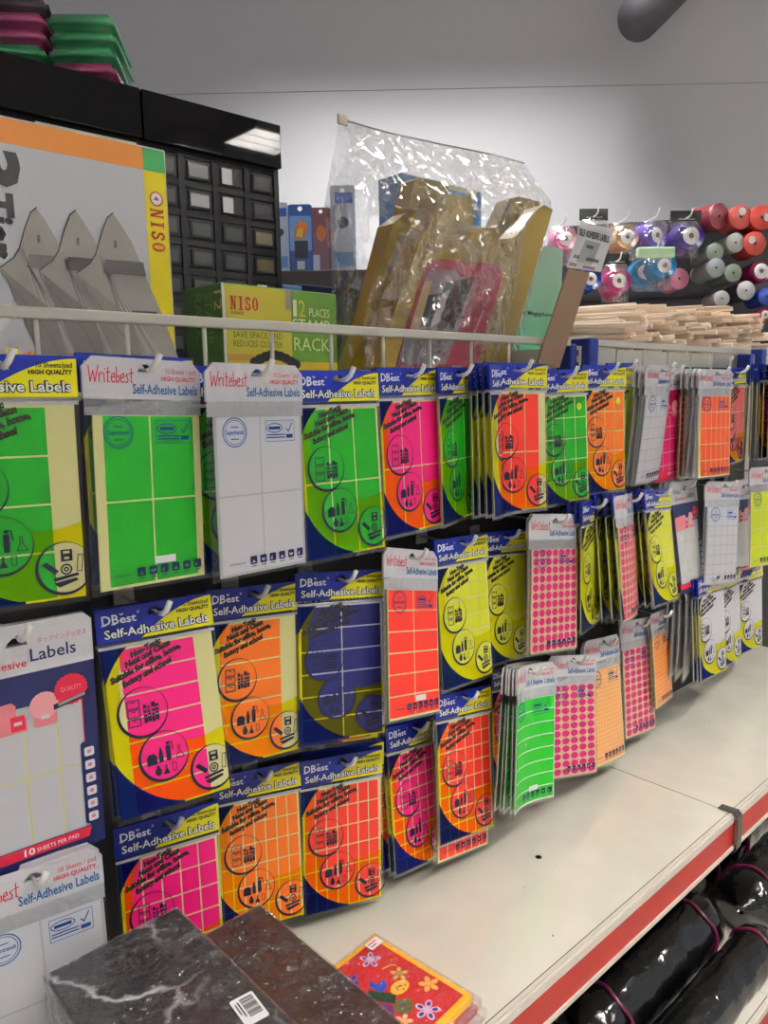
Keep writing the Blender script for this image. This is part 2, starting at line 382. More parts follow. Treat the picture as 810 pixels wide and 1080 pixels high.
def design(kind, c, cols, rows, mx=(.004, .004), dot=False, bend=(0, 0), sticker=False, backing=None, size_sticker=False, top=None):
    """three meshes: header, pad, sleeve — origin at the hang point line (top centre)"""
    cuts = None; bf = None
    if bend != (0, 0):
        kx, kz = bend; bf = lambda x, z: kx * x * x / (HW * HW) + kz * (z / H) ** 2
        cuts = (('x', [-.06, -.04, -.02, 0, .02, .04, .06]), ('z', [-.03 * i for i in range(1, 9)]))
    hd, pd, sl = MB(), MB(), MB()
    back = backing or (M_TAN if dot else ((M_CREAM if kind == 'DI' else mat('grey_backing', (200, 199, 200), .6)) if c in ('white',) else M_CREAM))
    if kind == 'DB':
        hd.slab([rect(-HW, -.0435, HW, 0), hook_hole()], -.0026, .0022, M_BLUE)
        arc = [(-HW + W * .36 + (W * .64) * t, -.0434 + .0405 * (1 - (1 - t) ** 1.9)) for t in [i / 14 for i in range(15)]]
        hd.flat([p for p in arc if not (abs(p[0]) < .011 and p[1] > -.017)] + [(HW - .0002, -.0434)], -.0027, M_YEL)
        hd.text('DB', -.068, -.0205, .0118, -.0029, M_TXTW, .021, bold=.02); hd.text('est', -.046, -.0205, .0100, -.0029, M_TXTW, .021, bold=.02)
        for q in (-.068, -.0555): hd.flat(rect(q - .0012, -.0215, q + .004, -.0203), -.00295, M_TXTW)
        hd.stroke([(-.045, -.0085), (-.043, -.0105), (-.041, -.0085)], .0012, -.0029, M_TXTW)
        hd.flat([circ(-.022, -.0095, .0016, n=10), circ(-.022, -.0095, .0011, n=10)[::-1]], -.0029, M_TXTW)
        for bo, yy, mm in ((.085, -.0028, M_BLACK), (.018, -.0030, M_TXTW)):
            hd.text('Self-Adhesive Labels', -.0665, -.0378, .0108, yy, mm, .136, bold=bo)
        hd.text('10 Sheets/pad', .0715, -.0125, .0052, -.0030, M_BLACK, .036, align='r', bold=.02)
        hd.text('HIGH QUALITY', .0715, -.0195, .0044, -.0030, M_BLACK, .044, align='r', bold=.045)
        pd.box((-.0715, -.0010, -.264), (.0715, .0010, -.0515), back)
        label_grid(pd, -.0715 + mx[0], -.2615, .0715 - mx[1], -.0545, cols, rows, c)
        if sticker: pd.flat(circ(.048, -.074, .0075, n=20), -.0014, label_mat('yellow'))
        sl.box((-HW, -.0018, -H), (HW, .0018, -.030), M_SLEEVE)
        db_print(sl, -.0020)
        sl.box((-HW, -.0021, -.0515), (HW, -.00185, -.0475), M_SILVER)
    elif kind == 'WB':
        sh = rough_outline(-HW, -.047, HW, 0, .012)
        hd.slab([sh, hook_hole(.002)], -.0022, .0016, M_WBHEAD)
        hd.flat(rect(-HW + .0005, -.0655, HW - .0005, -.047), -.0018, M_SILVER)
        script_name(hd, -.070, -.0285, .0175, .056, -.0025, M_RED)
        hd.text('10 Sheets / pad', .069, -.0160, .0062, -.0025, M_RED, .041, align='r', bold=0)
        hd.text('HIGH QUALITY', .069, -.0245, .0050, -.0025, M_RED, .047, align='r', bold=.03)
        hd.text('Self-Adhesive Labels', .071, -.0405, .0112, -.0025, M_TXTB, .087, align='r', bold=.02)
        pd.box((-.066, -.0010, -.266), (.0735, .0010, -.0645), back)
        label_grid(pd, -.066 + mx[0], -.2625, .0735 - mx[1], -.0665, cols, rows, c, kind='dot' if dot else 'rect', gap=.0022 if cols < 8 else .0012)
        sl.box((-HW, -.0018, -H), (HW, .0018, -.046), M_SLEEVE)
        y = -.0021
        sl.ring(-.036, -.085, .0185, .0185, .0012, y, M_INKS); sl.ring(-.036, -.085, .0155, .0155, .0008, y, M_INKS)
        sl.flat([(-.036 + (.0195 if k % 2 else .0182) * math.cos(k * math.pi / 18), -.085 + (.0195 if k % 2 else .0182) * math.sin(k * math.pi / 18)) for k in range(36)], y + .0001, M_INKS) if c == 'white' and False else None
        sl.text('Supertransit', -.036, -.0875, .0052, y, M_INKS, .027, align='c', bold=.02)
        for z in (-.079, -.094): sl.flat(rect(-.042, z, -.030, z + .0012), y, M_INKS)
        sl.flat([rect(.012, -.0985, .060, -.071), rect(.0126, -.0979, .0594, -.0716)[::-1]], y, M_INKS)
        sl.ring(.027, -.081, .0135, .0062, .0011, y, M_INKS); sl.flat(rect(.0175, -.083, .0365, -.079), y, M_INKS)
        for z in (-.0905, -.094): sl.flat(rect(.014, z, .044, z + .0015), y, M_INKS)
        sl.stroke([(.047, -.082), (.050, -.086), (.056, -.075)], .0014, y, M_INKS); sl.flat(rect(.046, -.0945, .057, -.0895), y, M_INKS)
        pictorow(sl, -.020, -.2545, y)
        sl.text('SUITABLE FOR', -.052, -.252, .0026, y, M_NAVY, .024)
        if size_sticker: sl.flat(rect(.004, -.2425, .032, -.2335), y - .0001, M_WHITE)
    else:   # DI: white bag top, navy frame
        acc = M_NAVY if c == 'white' else mat('crimson_print', (170, 10, 70), .4)
        hd.slab([rough_outline(-HW, -.054, HW, 0, .008), hook_hole(.0, -.020)], -.0022, .0016, M_WBHEAD)
        script_name(hd, -.066, -.030, .013, .048, -.0025, M_BLACK)
        hd.text('タックインデックス', .070, -.0235, .0050, -.0025, M_RED, .050, align='r')
        hd.text('Labels', .058, -.0420, .0135, -.0025, M_NAVY, .046, align='r', bold=.01)
        hd.text('Self-Adhesive', .008, -.0460, .0085, -.0025, M_RED, .066, align='r', bold=.01)
        pd.box((-.068, -.0010, -.264), (.068, .0010, -.075), back)
        label_grid(pd, -.066, -.262, .066, -.078, cols, rows, c, gap=.002)
        sl.box((-HW, -.0018, -H), (HW, .0018, -.050), M_SLEEVE)
        y = -.0021
        sl.flat([rect(-HW + .0008, -H + .0005, HW - .0008, -.054), rect(-.068, -.246, .060, -.090)[::-1]], y, acc)
        sl.flat(rect(.060, -.15, .0612, -.090), y - .0001, M_RED); sl.flat(rrect(.0555, -.244, .0735, -.146, .004), y - .0001, acc)
        for i in range(6):
            z = -.164 - i * .0155
            sl.flat(rrect(.059, z, .0695, z + .0105, .002), y - .0002, M_WHITE); sl.flat(circ(.0642, z + .0052, .0024, n=10), y - .0003, mat('pale_red_print', (225, 130, 140), .5))
        sl.flat([(-HW + .001, -.259), (.058, -.259), (.062, -.247), (-HW + .001, -.247)], y - .0001, M_RED)
        sl.text('10', -.010, -.2565, .0075, y - .0003, M_TXTW, .011, bold=.03); sl.text('SHEETS PER PAD', .003, -.2555, .0045, y - .0003, M_TXTW, .044)
        pk = mat('pale_red_print', (225, 130, 140), .5)
        sl.flat([(-.068, -.118), (-.068, -.086), (-.010, -.082), (-.006, -.086), (-.006, -.100), (.004, -.102), (.004, -.116)], y - .0002, pk)
        sl.flat(circ(.022, -.093, .015, n=18), y - .00025, mat('lighter_red_print', (236, 160, 165), .5)); sl.flat(rrect(.010, -.116, .034, -.096, .004), y - .0002, pk)
        sl.flat(rect(-.012, -.114, .002, -.098), y - .0003, M_RED); sl.flat(rect(-.009, -.108, -.001, -.104), y - .0004, M_WHITE); sl.flat(rect(.018, -.108, .026, -.104), y - .0004, M_WHITE)
        sl.flat([(.050 + (.0180 if k % 2 else .0166) * math.cos(k * math.pi / 22), -.082 + (.0180 if k % 2 else .0166) * math.sin(k * math.pi / 22)) for k in range(44)], y - .0003, M_RED)
        sl.text('QUALITY', .050, -.083, .0050, y - .0005, mat('pale_red_print', (225, 130, 140), .5), .022, align='c', bold=.02)
        sl.flat([(.031, -.095), (.069, -.087), (.069, -.093), (.031, -.101)], y - .0004, M_BLACK)
        sl.flat([(.036, -.0945), (.064, -.0885), (.064, -.0920), (.036, -.0980)], y - .0005, mat('grey_print', (150, 150, 155), .5))
    return (hd, pd, sl, bf, cuts)

PROTO = {}
def pack_pose(p):
    X, Y, Z, yaw, pitch, roll, s = p
    R = Matrix.Rotation(yaw, 4, 'Z') @ Matrix.Rotation(pitch, 4, 'X') @ Matrix.Rotation(roll, 4, 'Y')
    return Matrix.Translation((X, Y, Z)) @ R @ Matrix.Scale(s, 4)
def make_pack(dkey, label, M, group):
    if dkey not in PROTO:
        hd, pd, sl, bf, cuts = design(*DESIGNS[dkey][0], **DESIGNS[dkey][1])
        r = thing('label_pack', label, 'label pack', group=group)
        for mb, nm in ((hd, 'header_card'), (pd, 'label_pad'), (sl, 'clear_sleeve')): mb.build(nm, r, bf, cuts)
        PROTO[dkey] = r
    else:
        r = copy_tree(PROTO[dkey]); r['label'] = label; r['group'] = group
    r.matrix_world = M
    return r
HOOKS = []
M_ZINC = mat('zinc_hook', (170, 170, 172), .35, metal=.7); M_TIP = mat('pale_plastic_tip', (222, 220, 216), .35)
def make_hook(M, what, out=.016, back=.984):
    p = M @ Vector((.001, 0, -.0135)); z = p.z; yf = p.y - out
    r = thing('peg_hook', 'peg hook carrying the ' + what, 'hook', (p.x, back, z), 'peg hooks on the back panel', worldparts=True)
    a = MB(); a.tube([(p.x, back, z + .001), (p.x, yf, z)], .0022, M_ZINC); a.box((p.x - .014, back - .003, z - .012), (p.x + .014, back, z + .014), M_ZINC); a.build('hook_rod', r)
    b = MB(); b.tube([(p.x, yf + .004, z), (p.x, yf - .004, z + .0012), (p.x + .002, yf - .010, z + .006), (p.x + .006, yf - .014, z + .018)], [.0033, .0036, .0036, .0038], M_TIP); b.build('hook_tip', r)

# name: (kind, colour, cols, rows), options
DESIGNS = {
 'a1': (('DB', 'green', 1, 4), dict(mx=(.004, .030))), 'a2': (('WB', 'green', 2, 2), dict(mx=(.012, .010), size_sticker=True)), 'a3': (('WB', 'white', 2, 2), dict(bend=(0, -.004))),
 'a4': (('DB', 'green', 3, 2), {}), 'a5': (('DB', 'pink', 3, 2), {}), 'a7': (('DB', 'red', 3, 2), dict(mx=(.022, .018))), 'a8': (('DB', 'green', 4, 5), dict(sticker=True)),
 'a9': (('DB', 'orange', 4, 5), dict(sticker=True)), 'y': (('DB', 'yellow', 5, 7), {}), 'a11': (('WB', 'white', 5, 8), dict(bend=(.006, .012))), 'a12': (('DI', 'magenta', 4, 6), {}),
 'a13': (('WB', 'coral', 6, 5), dict(bend=(.004, -.006), mx=(.008, .004))), 'a14': (('DB', 'salmon', 3, 3), {}), 'a15': (('DB', 'pink', 4, 6), {}),
 'b1': (('DI', 'white', 4, 2), {}), 'b2': (('DB', 'pink', 1, 7), dict(mx=(.020, .026))), 'b3': (('DB', 'orange', 1, 7), dict(mx=(.014, .028))), 'b4': (('DB', 'navy', 2, 6), dict(backing=M_WHITE)),
 'b5': (('WB', 'red', 2, 6), dict(size_sticker=True, mx=(.001, .002))), 'b8': (('WB', 'dots', 7, 12), dict(dot=True)), 'b11': (('WB', 'rosedots', 7, 12), dict(dot=True, bend=(.010, .01))),
 'b13': (('DI', 'white', 3, 8), {}), 'b17': (('WB', 'lime', 3, 4), {}),
 'c2': (('DB', 'pink', 5, 6), {}), 'c3': (('DB', 'orange', 7, 6), {}), 'c4': (('DB', 'red', 7, 6), {}), 'c5': (('DB', 'pink', 6, 9), dict(bend=(.005, 0))),
 'c6': (('DB', 'red', 6, 8), {}), 'c6b': (('WB', 'red', 6, 8), {}), 'c8': (('WB', 'brightgreen', 1, 8), dict(bend=(-.018, .004), mx=(.002, .002), size_sticker=True, backing=M_WHITE)),
 'c9': (('WB', 'dots', 5, 12), dict(dot=True)), 'c10': (('WB', 'peach', 12, 22), dict(bend=(.004, 0))), 'c12': (('WB', 'amberorange', 8, 16), {}), 'c14': (('DB', 'white', 3, 5), dict(backing=M_WHITE)),
}
# key: design, label of the pack hanging in front, what lies behind on the same hook [(design, how many, step towards the panel, dx, dz)]
PACKS = {
 'a1': ('a1', 'pack of wide green labels at far left of top row, partly out of view', []),
 'a2': ('a2', 'white topped bag of four big green labels with cream margins, top row', [('a4', 1, .018, .002, .006)]),
 'a3': ('a3', 'white topped bag of plain white labels beside the four green labels, top row', [('a4', 1, .036, -.010, -.002)]),
 'a4': ('a4', 'pack of six tall green labels right of the plain white bag, top row', []),
 'a5': ('a5', 'blue and yellow headed pack of six tall hot pink labels, top row', []),
 'a6': ('a4', 'green label pack turned away behind the tall pink pack, top row', []),
 'a7': ('a7', 'pack of six tall red orange labels with white side margin, top row', [('a7', 4, .012, -.004, -.003, .22)]),
 'a8': ('a8', 'green pack with a grid of small labels and round yellow sticker, top row', [('a8', 1, .016, .0, .0)]),
 'a9': ('a9', 'orange grid pack with round yellow sticker right of the green grid, top row', []),
 'a10': ('y', 'thin sliver of yellow label pack peeking out behind the orange grid pack, top row', [('a4', 1, .03, .055, -.004)]),
 'a11': ('a11', 'narrow tilted white label bag right of the thin yellow sliver, top row', [('a11', 2, .012, -.002, 0)]),
 'a12': ('a12', 'magenta label bag with crimson frame behind the tilted white bag, top row', []),
 'a13': ('a13', 'coral orange label bag with white rounded top fronting a thick stack, top row', [('a11', 3, .012, -.003, 0, .12), ('c9', 2, .012, -.003, 0, .2)]),
 'a14': ('a14', 'dull salmon pink label pack seen narrow right of the coral orange bag, top row', []),
 'a15': ('a15', 'pink and orange label pack at far right of top row, cut by the frame', [('a14', 5, .012, -.006, 0, .40)]),
 'b1': ('b1', 'white topped bag with navy frame and red seal at far left of middle row', [('b1', 1, .012, .004, 0)]),
 'b2': ('b2', 'pack of wide hot pink labels with cream right margin, middle row', [('b2', 1, .010, .004, 0)]),
 'b3': ('b3', 'pack of wide orange labels with cream right margin, middle row', []),
 'b4': ('b4', 'pack of twelve dark navy labels in two columns, middle row', [('b2', 1, .008, .002, -.010)]),
 'b5': ('b5', 'white topped bag of wide red labels right of the navy pack, middle row', []),
 'b6': ('y', 'yellow label pack directly right of the wide red labels, middle row', []),
 'b7': ('y', 'yellow label pack left of the pink dots, half behind another yellow pack, middle row', []),
 'b8': ('b8', 'large bag of magenta dot stickers on tan paper, middle row', [('b8', 1, .006, .003, 0)]),
 'b9': ('y', 'very narrow yellow pack turned aside just right of the large magenta dots, middle row', [('y', 2, .012, -.002, 0)]),
 'b11': ('b11', 'narrow slanted bag of rose pink dots before a thick stack, middle row', [('y', 9, .0125, -.012, .004, .36)]),
 'b12': ('y', 'yellow pack with fanned stack edges right of the slanted pink dots, middle row', [('y', 4, .011, -.006, 0, .30)]),
 'b13': ('b13', 'navy framed white bag with red strip right of the fanned yellow pack', [('b13', 2, .012, -.003, 0)]),
 'b14': ('a11', 'plain white label bag right of the smaller navy framed bag, middle row', []),
 'b15': ('b13', 'navy framed bag mostly hidden behind the plain white bag, right end of middle row', []),
 'b16': ('a11', 'tilted white bag left of the lime bag at right end of middle row', []),
 'b17': ('b17', 'lime yellow label bag at far right of middle row, cut by the frame', []),
 'c1': ('a3', 'plain white label bag with blue round stamp at far left of bottom row', [('a3', 1, .012, .003, 0)]),
 'c2': ('c2', 'hot pink grid pack behind the marbled boxes, bottom row', []),
 'c3': ('c3', 'orange grid pack behind the brown marbled box, bottom row', []),
 'c4': ('c4', 'red grid pack right of the orange grid pack, bottom row', [('c4', 2, .009, .010, 0)]),
 'c5': ('c5', 'pink grid pack leaning forward right of the red grid, bottom row', [('c5', 2, .008, -.002, 0)]),
 'c6': ('c6', 'red grid pack with orange band beside the leaning pink grid, bottom row', [('c6b', 1, .006, 0, -.038)]),
 'c7': ('c5', 'pack mostly hidden behind the bent green bag, bottom row', []),
 'c8': ('c8', 'white topped bag of bright green labels bent outward, bottom row', [('c8', 4, .0055, -.003, 0)]),
 'c9': ('c9', 'magenta dot bag right next to the bent green bag, bottom row', []),
 'c10': ('c10', 'peach fine grid bag between two magenta dot bags, bottom row', [('b17', 1, .008, 0, -.006)]),
 'c11': ('c9', 'magenta dot bag right of the peach bag, bottom row', []),
 'c12': ('c12', 'amber orange fine grid bag at the right of the magenta dots, bottom row', [('c9', 1, .008, .002, -.008)]),
 'c14': ('c14', 'white pack with yellow swoosh, first of three at right of bottom row', [('c14', 2, .011, -.005, 0, .2), ('a11', 4, .012, -.007, 0, .32)]),
 'c15': ('c14', 'white pack with yellow swoosh, middle one of three at right of bottom row', []),
 'c16': ('c14', 'white pack with yellow swoosh, last of three at right end of bottom row', []),
}
POSE = {
 'a1': (0.2524, 0.8509, 0.0468, -0.1471, 0.0026, 0.0134, 0.9943),
 'a2': (0.4108, 0.8546, 0.0449, 0.0854, -0.026, 0.0375, 0.9919),
 'a3': (0.5526, 0.8375, 0.0403, 0.0686, -0.0015, 0.0172, 1.0013),
 'a4': (0.7006, 0.856, 0.0336, -0.0175, -0.0603, 0.0006, 0.9912),
 'a5': (0.8616, 0.8755, 0.0399, 0.0784, -0.0346, -0.0074, 0.9797),
 'a6': (0.9825, 0.8828, 0.042, 0.2935, -0.022, -0.0151, 0.9752),
 'a7': (1.0932, 0.8437, 0.049, -0.1501, -0.0501, 0.0173, 0.9758),
 'a8': (1.2618, 0.8637, 0.04, -0.1017, -0.0433, -0.0175, 0.9634),
 'a9': (1.3988, 0.858, 0.0493, -0.0664, -0.0458, 0.0062, 0.967),
 'a10': (1.5292, 0.8925, 0.0575, 0.0613, -0.0075, -0.0216, 0.944),
 'a11': (1.6127, 0.8461, 0.0518, 0.1193, 0.0399, -0.0034, 0.9744),
 'a12': (1.7655, 0.9039, 0.0503, 0.0116, -0.0079, -0.039, 0.9999),
 'a13': (1.8749, 0.8425, 0.0453, -0.1286, -0.0166, 0.013, 0.9765),
 'a14': (2.0954, 0.8888, 0.052, 0.0662, -0.0148, -0.0305, 0.9467),
 'a15': (2.2659, 0.8574, 0.0625, -0.142, -0.0311, -0.0131, 0.9675),
 'b1': (0.2463, 0.8567, -0.2372, -0.0694, 0.0294, -0.0014, 1.0513),
 'b2': (0.4227, 0.8924, -0.2536, -0.1607, -0.1951, -0.0001, 0.9691),
 'b3': (0.5882, 0.9203, -0.2689, -0.0928, -0.101, 0.0734, 0.9502),
 'b4': (0.728, 0.8933, -0.2669, -0.2899, -0.1469, 0.0674, 0.9685),
 'b5': (0.8527, 0.8657, -0.2481, 0.1992, -0.1638, 0.2229, 0.9856),
 'b6': (0.9956, 0.8855, -0.2491, 0.0592, -0.1086, 0.0539, 0.9735),
 'b7': (1.1462, 0.9069, -0.2618, 0.0676, -0.0941, 0.1036, 0.9335),
 'b8': (1.2175, 0.8453, -0.2336, -0.0681, -0.0989, 0.1135, 0.9749),
 'b9': (1.3448, 0.846, -0.2189, 0.2984, -0.0345, 0.0614, 0.9744),
 'b11': (1.4614, 0.8339, -0.2166, 0.2813, -0.1349, 0.0624, 0.9816),
 'b12': (1.626, 0.8567, -0.225, 0.0882, -0.1599, 0.075, 0.9679),
 'b13': (1.822, 0.8907, -0.2254, 0.0587, -0.1638, 0.0333, 1.0087),
 'b14': (1.943, 0.8396, -0.2338, -0.1553, -0.1181, 0.0921, 0.9782),
 'b15': (2.1902, 0.8943, -0.256, -0.0786, -0.0283, 0.0247, 1.0064),
 'b16': (2.2855, 0.9246, -0.2619, -0.0256, -0.1464, -0.0061, 0.9199),
 'b17': (2.1311, 0.813, -0.2095, -0.1673, -0.0609, 0.0334, 0.9932),
 'c1': (0.2387, 0.8524, -0.5151, -0.1675, -0.0112, -0.0064, 0.9932),
 'c2': (0.44, 0.93, -0.566, -0.2, -0.1, 0.02, 0.945),
 'c3': (0.6075, 0.962, -0.5706, -0.273, -0.1561, 0.047, 0.9182),
 'c4': (0.7412, 0.9195, -0.5794, -0.3085, -0.1027, 0.0517, 0.9508),
 'c5': (0.9203, 0.9324, -0.5812, 0.0736, -0.1913, 0.1232, 0.9414),
 'c6': (1.0021, 0.8863, -0.5341, -0.0055, -0.1585, 0.1343, 0.973),
 'c7': (1.217, 0.9563, -0.563, 0.2589, -0.1112, 0.1919, 0.8929),
 'c8': (1.1343, 0.8394, -0.5078, 0.1242, -0.1033, 0.1602, 0.9784),
 'c9': (1.3172, 0.8651, -0.5411, -0.1683, -0.1999, 0.166, 0.9083),
 'c10': (1.461, 0.8822, -0.5405, 0.06, -0.1583, 0.1236, 1.0194),
 'c11': (1.654, 0.9096, -0.5463, 0.0257, -0.1348, 0.1184, 1.025),
 'c12': (1.7488, 0.900565, -0.54349, 0.1631, -0.1134, 0.0672, 0.863893),
 'c14': (1.8851, 0.8405, -0.4668, -0.0589, -0.0899, 0.014, 0.9777),
 'c15': (2.0594, 0.8661, -0.4907, 0.0189, -0.071, -0.0124, 0.9619),
 'c16': (2.2564, 0.8887, -0.5109, -0.0924, -0.0607, -0.0049, 0.9467),
}
ROWN = {'a': 'top', 'b': 'middle', 'c': 'bottom'}
def build_packs():
    for k, (d, lab, behind) in PACKS.items():
        p = POSE[k]; M = pack_pose(p); row = ROWN[k[0]]
        make_pack(d, lab, M, 'label packs hanging in the %s row' % row)
        short = lab.split(',')[0]
        make_hook(M, ' '.join(short.split()[:12]))
        i = 0
        for (dd, n, st, dx, dz, *yw) in behind:
            grp = 'packs stacked behind the ' + short
            for j in range(n):
                i += 1
                q = list(p); q[1] += st * i; q[0] += dx * i + random.uniform(-.002, .002); q[2] += dz + random.uniform(-.002, .002)
                if yw: q[3] = yw[0]
                q[3] += random.uniform(-.02, .02); q[5] += random.uniform(-.02, .02); q[4] *= max(0, 1 - .12 * i)
                q[1] = min(q[1], .976)
                w = short.split()
                make_pack(dd, 'pack stacked behind the ' + ' '.join(w[:12 if w[:12][-1] not in ('of', 'the', 'with', 'and', 'in', 'at') else 11]), pack_pose(q), grp)
build_packs()
# ------------------------------------------------------------------ the shop shell
def noise_rough(m, sc, lo, hi):
    nt = m.node_tree; b = nt.nodes['Principled BSDF']; n = nt.nodes.new('ShaderNodeTexNoise'); r = nt.nodes.new('ShaderNodeMapRange'); tc = nt.nodes.new('ShaderNodeTexCoord')
    n.inputs['Scale'].default_value = sc; r.inputs[3].default_value = lo; r.inputs[4].default_value = hi
    nt.links.new(tc.outputs['Object'], n.inputs[0]); nt.links.new(n.outputs['Fac'], r.inputs[0]); nt.links.new(r.outputs[0], b.inputs['Roughness'])
def noise_color(m, sc, c0, c1, detail=5, lo=.35, hi=.65):
    nt = m.node_tree; b = nt.nodes['Principled BSDF']; n = nt.nodes.new('ShaderNodeTexNoise'); r = nt.nodes.new('ShaderNodeValToRGB'); tc = nt.nodes.new('ShaderNodeTexCoord')
    n.inputs['Scale'].default_value = sc; n.inputs['Detail'].default_value = detail
    r.color_ramp.elements[0].color = lin(c0); r.color_ramp.elements[1].color = lin(c1); r.color_ramp.elements[0].position = lo; r.color_ramp.elements[1].position = hi
    nt.links.new(tc.outputs['Object'], n.inputs[0]); nt.links.new(n.outputs['Fac'], r.inputs[0]); nt.links.new(r.outputs[0], b.inputs['Base Color'])

M_WALL = mat('painted_wall', (212, 211, 216), .85, bump=(60, .05, .001))
M_FLOOR = mat('floor_tile', (150, 146, 138), .35)
M_CEIL = mat('ceiling_board', (205, 205, 205), .9)
M_SHELF = mat('shelf_enamel', (210, 206, 194), .09, spec=.6, coat=.3); noise_color(M_SHELF, 9, (206, 202, 190), (214, 210, 198))
M_STRIP = mat('red_price_strip', (166, 28, 18), .35)
M_RAILW = mat('white_price_rail', (196, 188, 178), .35)
M_LINE = mat('grey_gap', (95, 95, 88), .6)
M_CHAR = mat('charcoal_panel', (38, 38, 42), .6)
M_FENCE = mat('cream_wire', (206, 202, 190), .3)
M_POSTB = mat('blue_post_cap', (16, 44, 128), .35)

CEIL_Z = 2.35
wl = (at(805, 104, D=3.75) - at(405, 95, D=3.75)); wl.z = 0; wl.normalize()
wn = Vector((-wl.y, wl.x, 0))
if wn.dot(at(405, 95, D=1)) > 0: wn = -wn       # wn points back into the shop
wo = at(405, 95, D=3.75); wo = Vector((wo.x, wo.y, 0))
def wallpt(s, off, z): p = wo + wl * s + wn * off; return Vector((p.x, p.y, z))
a = MB()
seam = at(405, 95, D=3.75).z
for z0, z1 in ((-CZ, seam - .002), (seam + .002, CEIL_Z)):
    pts = [wallpt(-5, 0, z0), wallpt(6, 0, z0), wallpt(6, 0, z1), wallpt(-5, 0, z1)]; bk = [p - wn * .1 for p in pts]
    a.add(pts + bk, [(0, 1, 2, 3), (7, 6, 5, 4), (0, 4, 5, 1), (1, 5, 6, 2), (2, 6, 7, 3), (3, 7, 4, 0)], M_WALL)
pts = [wallpt(-5, -.002, seam - .002), wallpt(6, -.002, seam - .002), wallpt(6, -.002, seam + .002), wallpt(-5, -.002, seam + .002)]
a.add(pts, [(0, 1, 2, 3)], mat('wall_joint', (150, 149, 152), .8))
struct(a.build('wall_back'))
def shell(name, m, z, th):
    b = MB(); c = [wallpt(-5, 0, z), wallpt(6, 0, z), wallpt(6, 9, z), wallpt(-5, 9, z)]; d = [p + Vector((0, 0, th)) for p in c]
    b.add(c + d, [(0, 1, 2, 3), (7, 6, 5, 4), (0, 4, 5, 1), (1, 5, 6, 2), (2, 6, 7, 3), (3, 7, 4, 0)], m); return struct(b.build(name))
shell('floor', M_FLOOR, -CZ - .05, .05); shell('ceiling', M_CEIL, CEIL_Z, .05)

# ------------------------------------------------------------------ gondola
YE = .595; SZ = -.856
def shelf_unit(x0, x1, label, ye, yb, sz, name='display_shelf', group=None, dirt=False):
    r = thing(name, label, 'shelf', (x0, yb, sz - .03), group, worldparts=True)
    a = MB(); a.box((x0, ye + .004, sz - .028), (x1, yb, sz), M_SHELF)
    a.build('shelf_deck', r)
    if dirt:
        md = mat('dark_scuff', (120, 116, 104), .6)
        for px, py, w in ((568, 904, .006), (553, 936, .0015), (587, 912, .001), (502, 910, .0012), (583, 987, .002), (748, 762, .002)):
            p = at(px, py, Z=sz); q_ = MB(); q_.add([(p.x + w * 1.4 * math.cos(t) * random.uniform(.6, 1.2), p.y + w * math.sin(t) * random.uniform(.6, 1.2), sz + .0003) for t in [k * .7 for k in range(9)]], [tuple(range(9))], md); q_.build('scuff', r)
    b = MB(); g = .0012
    b.box((x0 + g, ye, sz - .008), (x1 - g, ye + .006, sz + .0015), M_RAILW)
    b.box((x0 + g, ye + .0062, sz - .002), (x1 - g, ye + .0085, sz + .0006), M_LINE)
    b.box((x0 + g, ye - .004, sz - .016), (x1 - g, ye + .003, sz - .002), M_RAILW)
    b.box((x0 + g, ye - .006, sz - .076), (x1 - g, ye + .003, sz - .068), M_RAILW)
    b.box((x0 + g, ye + .0, sz - .070), (x1 - g, ye + .003, sz - .02), M_RAILW)
    b.build('price_rail', r)
    c = MB(); c.box((x0 + g, ye - .003, sz - .068), (x1 - g, ye + .0002, sz - .016), M_STRIP); c.build('red_strip', r)
    return r
XS = 1.498
shelf_unit(-.55, XS - .0015, 'long cream shelf with a red price strip under the left label packs', YE, .985, SZ, dirt=True)
shelf_unit(XS + .0015, 2.60, 'cream shelf with a red price strip right of the seam and metal clip', YE, .985, SZ, dirt=True)
shelf_unit(-.55, 1.60, 'low cream base shelf with a red strip carrying the black rolls', .535, .985, -1.30, name='base_shelf')
a = MB(); a.box((-.55, .56, -CZ + .001), (2.6, .97, -1.332), mat('dark_plinth', (60, 58, 55), .6)); tag(a.build('plinth'), 'dark plinth under the low base shelf of the rack', 'plinth')
shelf_unit(1.603, 2.60, 'low cream base shelf at the right end of the rack near the floor', .535, .985, -1.30, name='base_shelf')
for x0, x1, lab in ((-.55, 1.42, 'dark back panel behind the left and middle label packs'), (1.485, 2.325, 'dark back panel behind the label packs right of the first blue post'), (2.40, 3.3, 'dark back panel beyond the second blue post')):
    a = MB(); a.box((x0, .987, -1.299), (x1, 1.0, .015), M_CHAR)
    o = a.build('rack_backboard'); tag(o, lab, 'panel')
M_STEEL = mat('grey_steel', (185, 186, 184), .35, metal=.3)
for x, lab in ((1.452, 'blue capped rack post beside the cardboard strip sign'), (2.362, 'blue capped rack post at the far right under the wooden sticks')):
    r = thing('rack_post', lab, 'post', (x, .97, -1.4), worldparts=True)
    a = MB(); a.box((x - .015, .955, -CZ + .001), (x + .015, 1.015, .095), M_RAILW)
    for z in (.03, .055, .08): a.box((x - .003, .9545, z - .006), (x + .003, .956, z + .006), M_BLACK)
    a.build('upright', r)
    b = MB(); b.bbox((x + .0155, .935, .005), (x + .052, .985, .112), M_POSTB, .004); b.build('blue_cap', r)
    b = MB(); b.bbox((x - .040, .945, .005), (x - .0155, .985, .098), M_POSTB, .004); b.build('blue_cap', r)
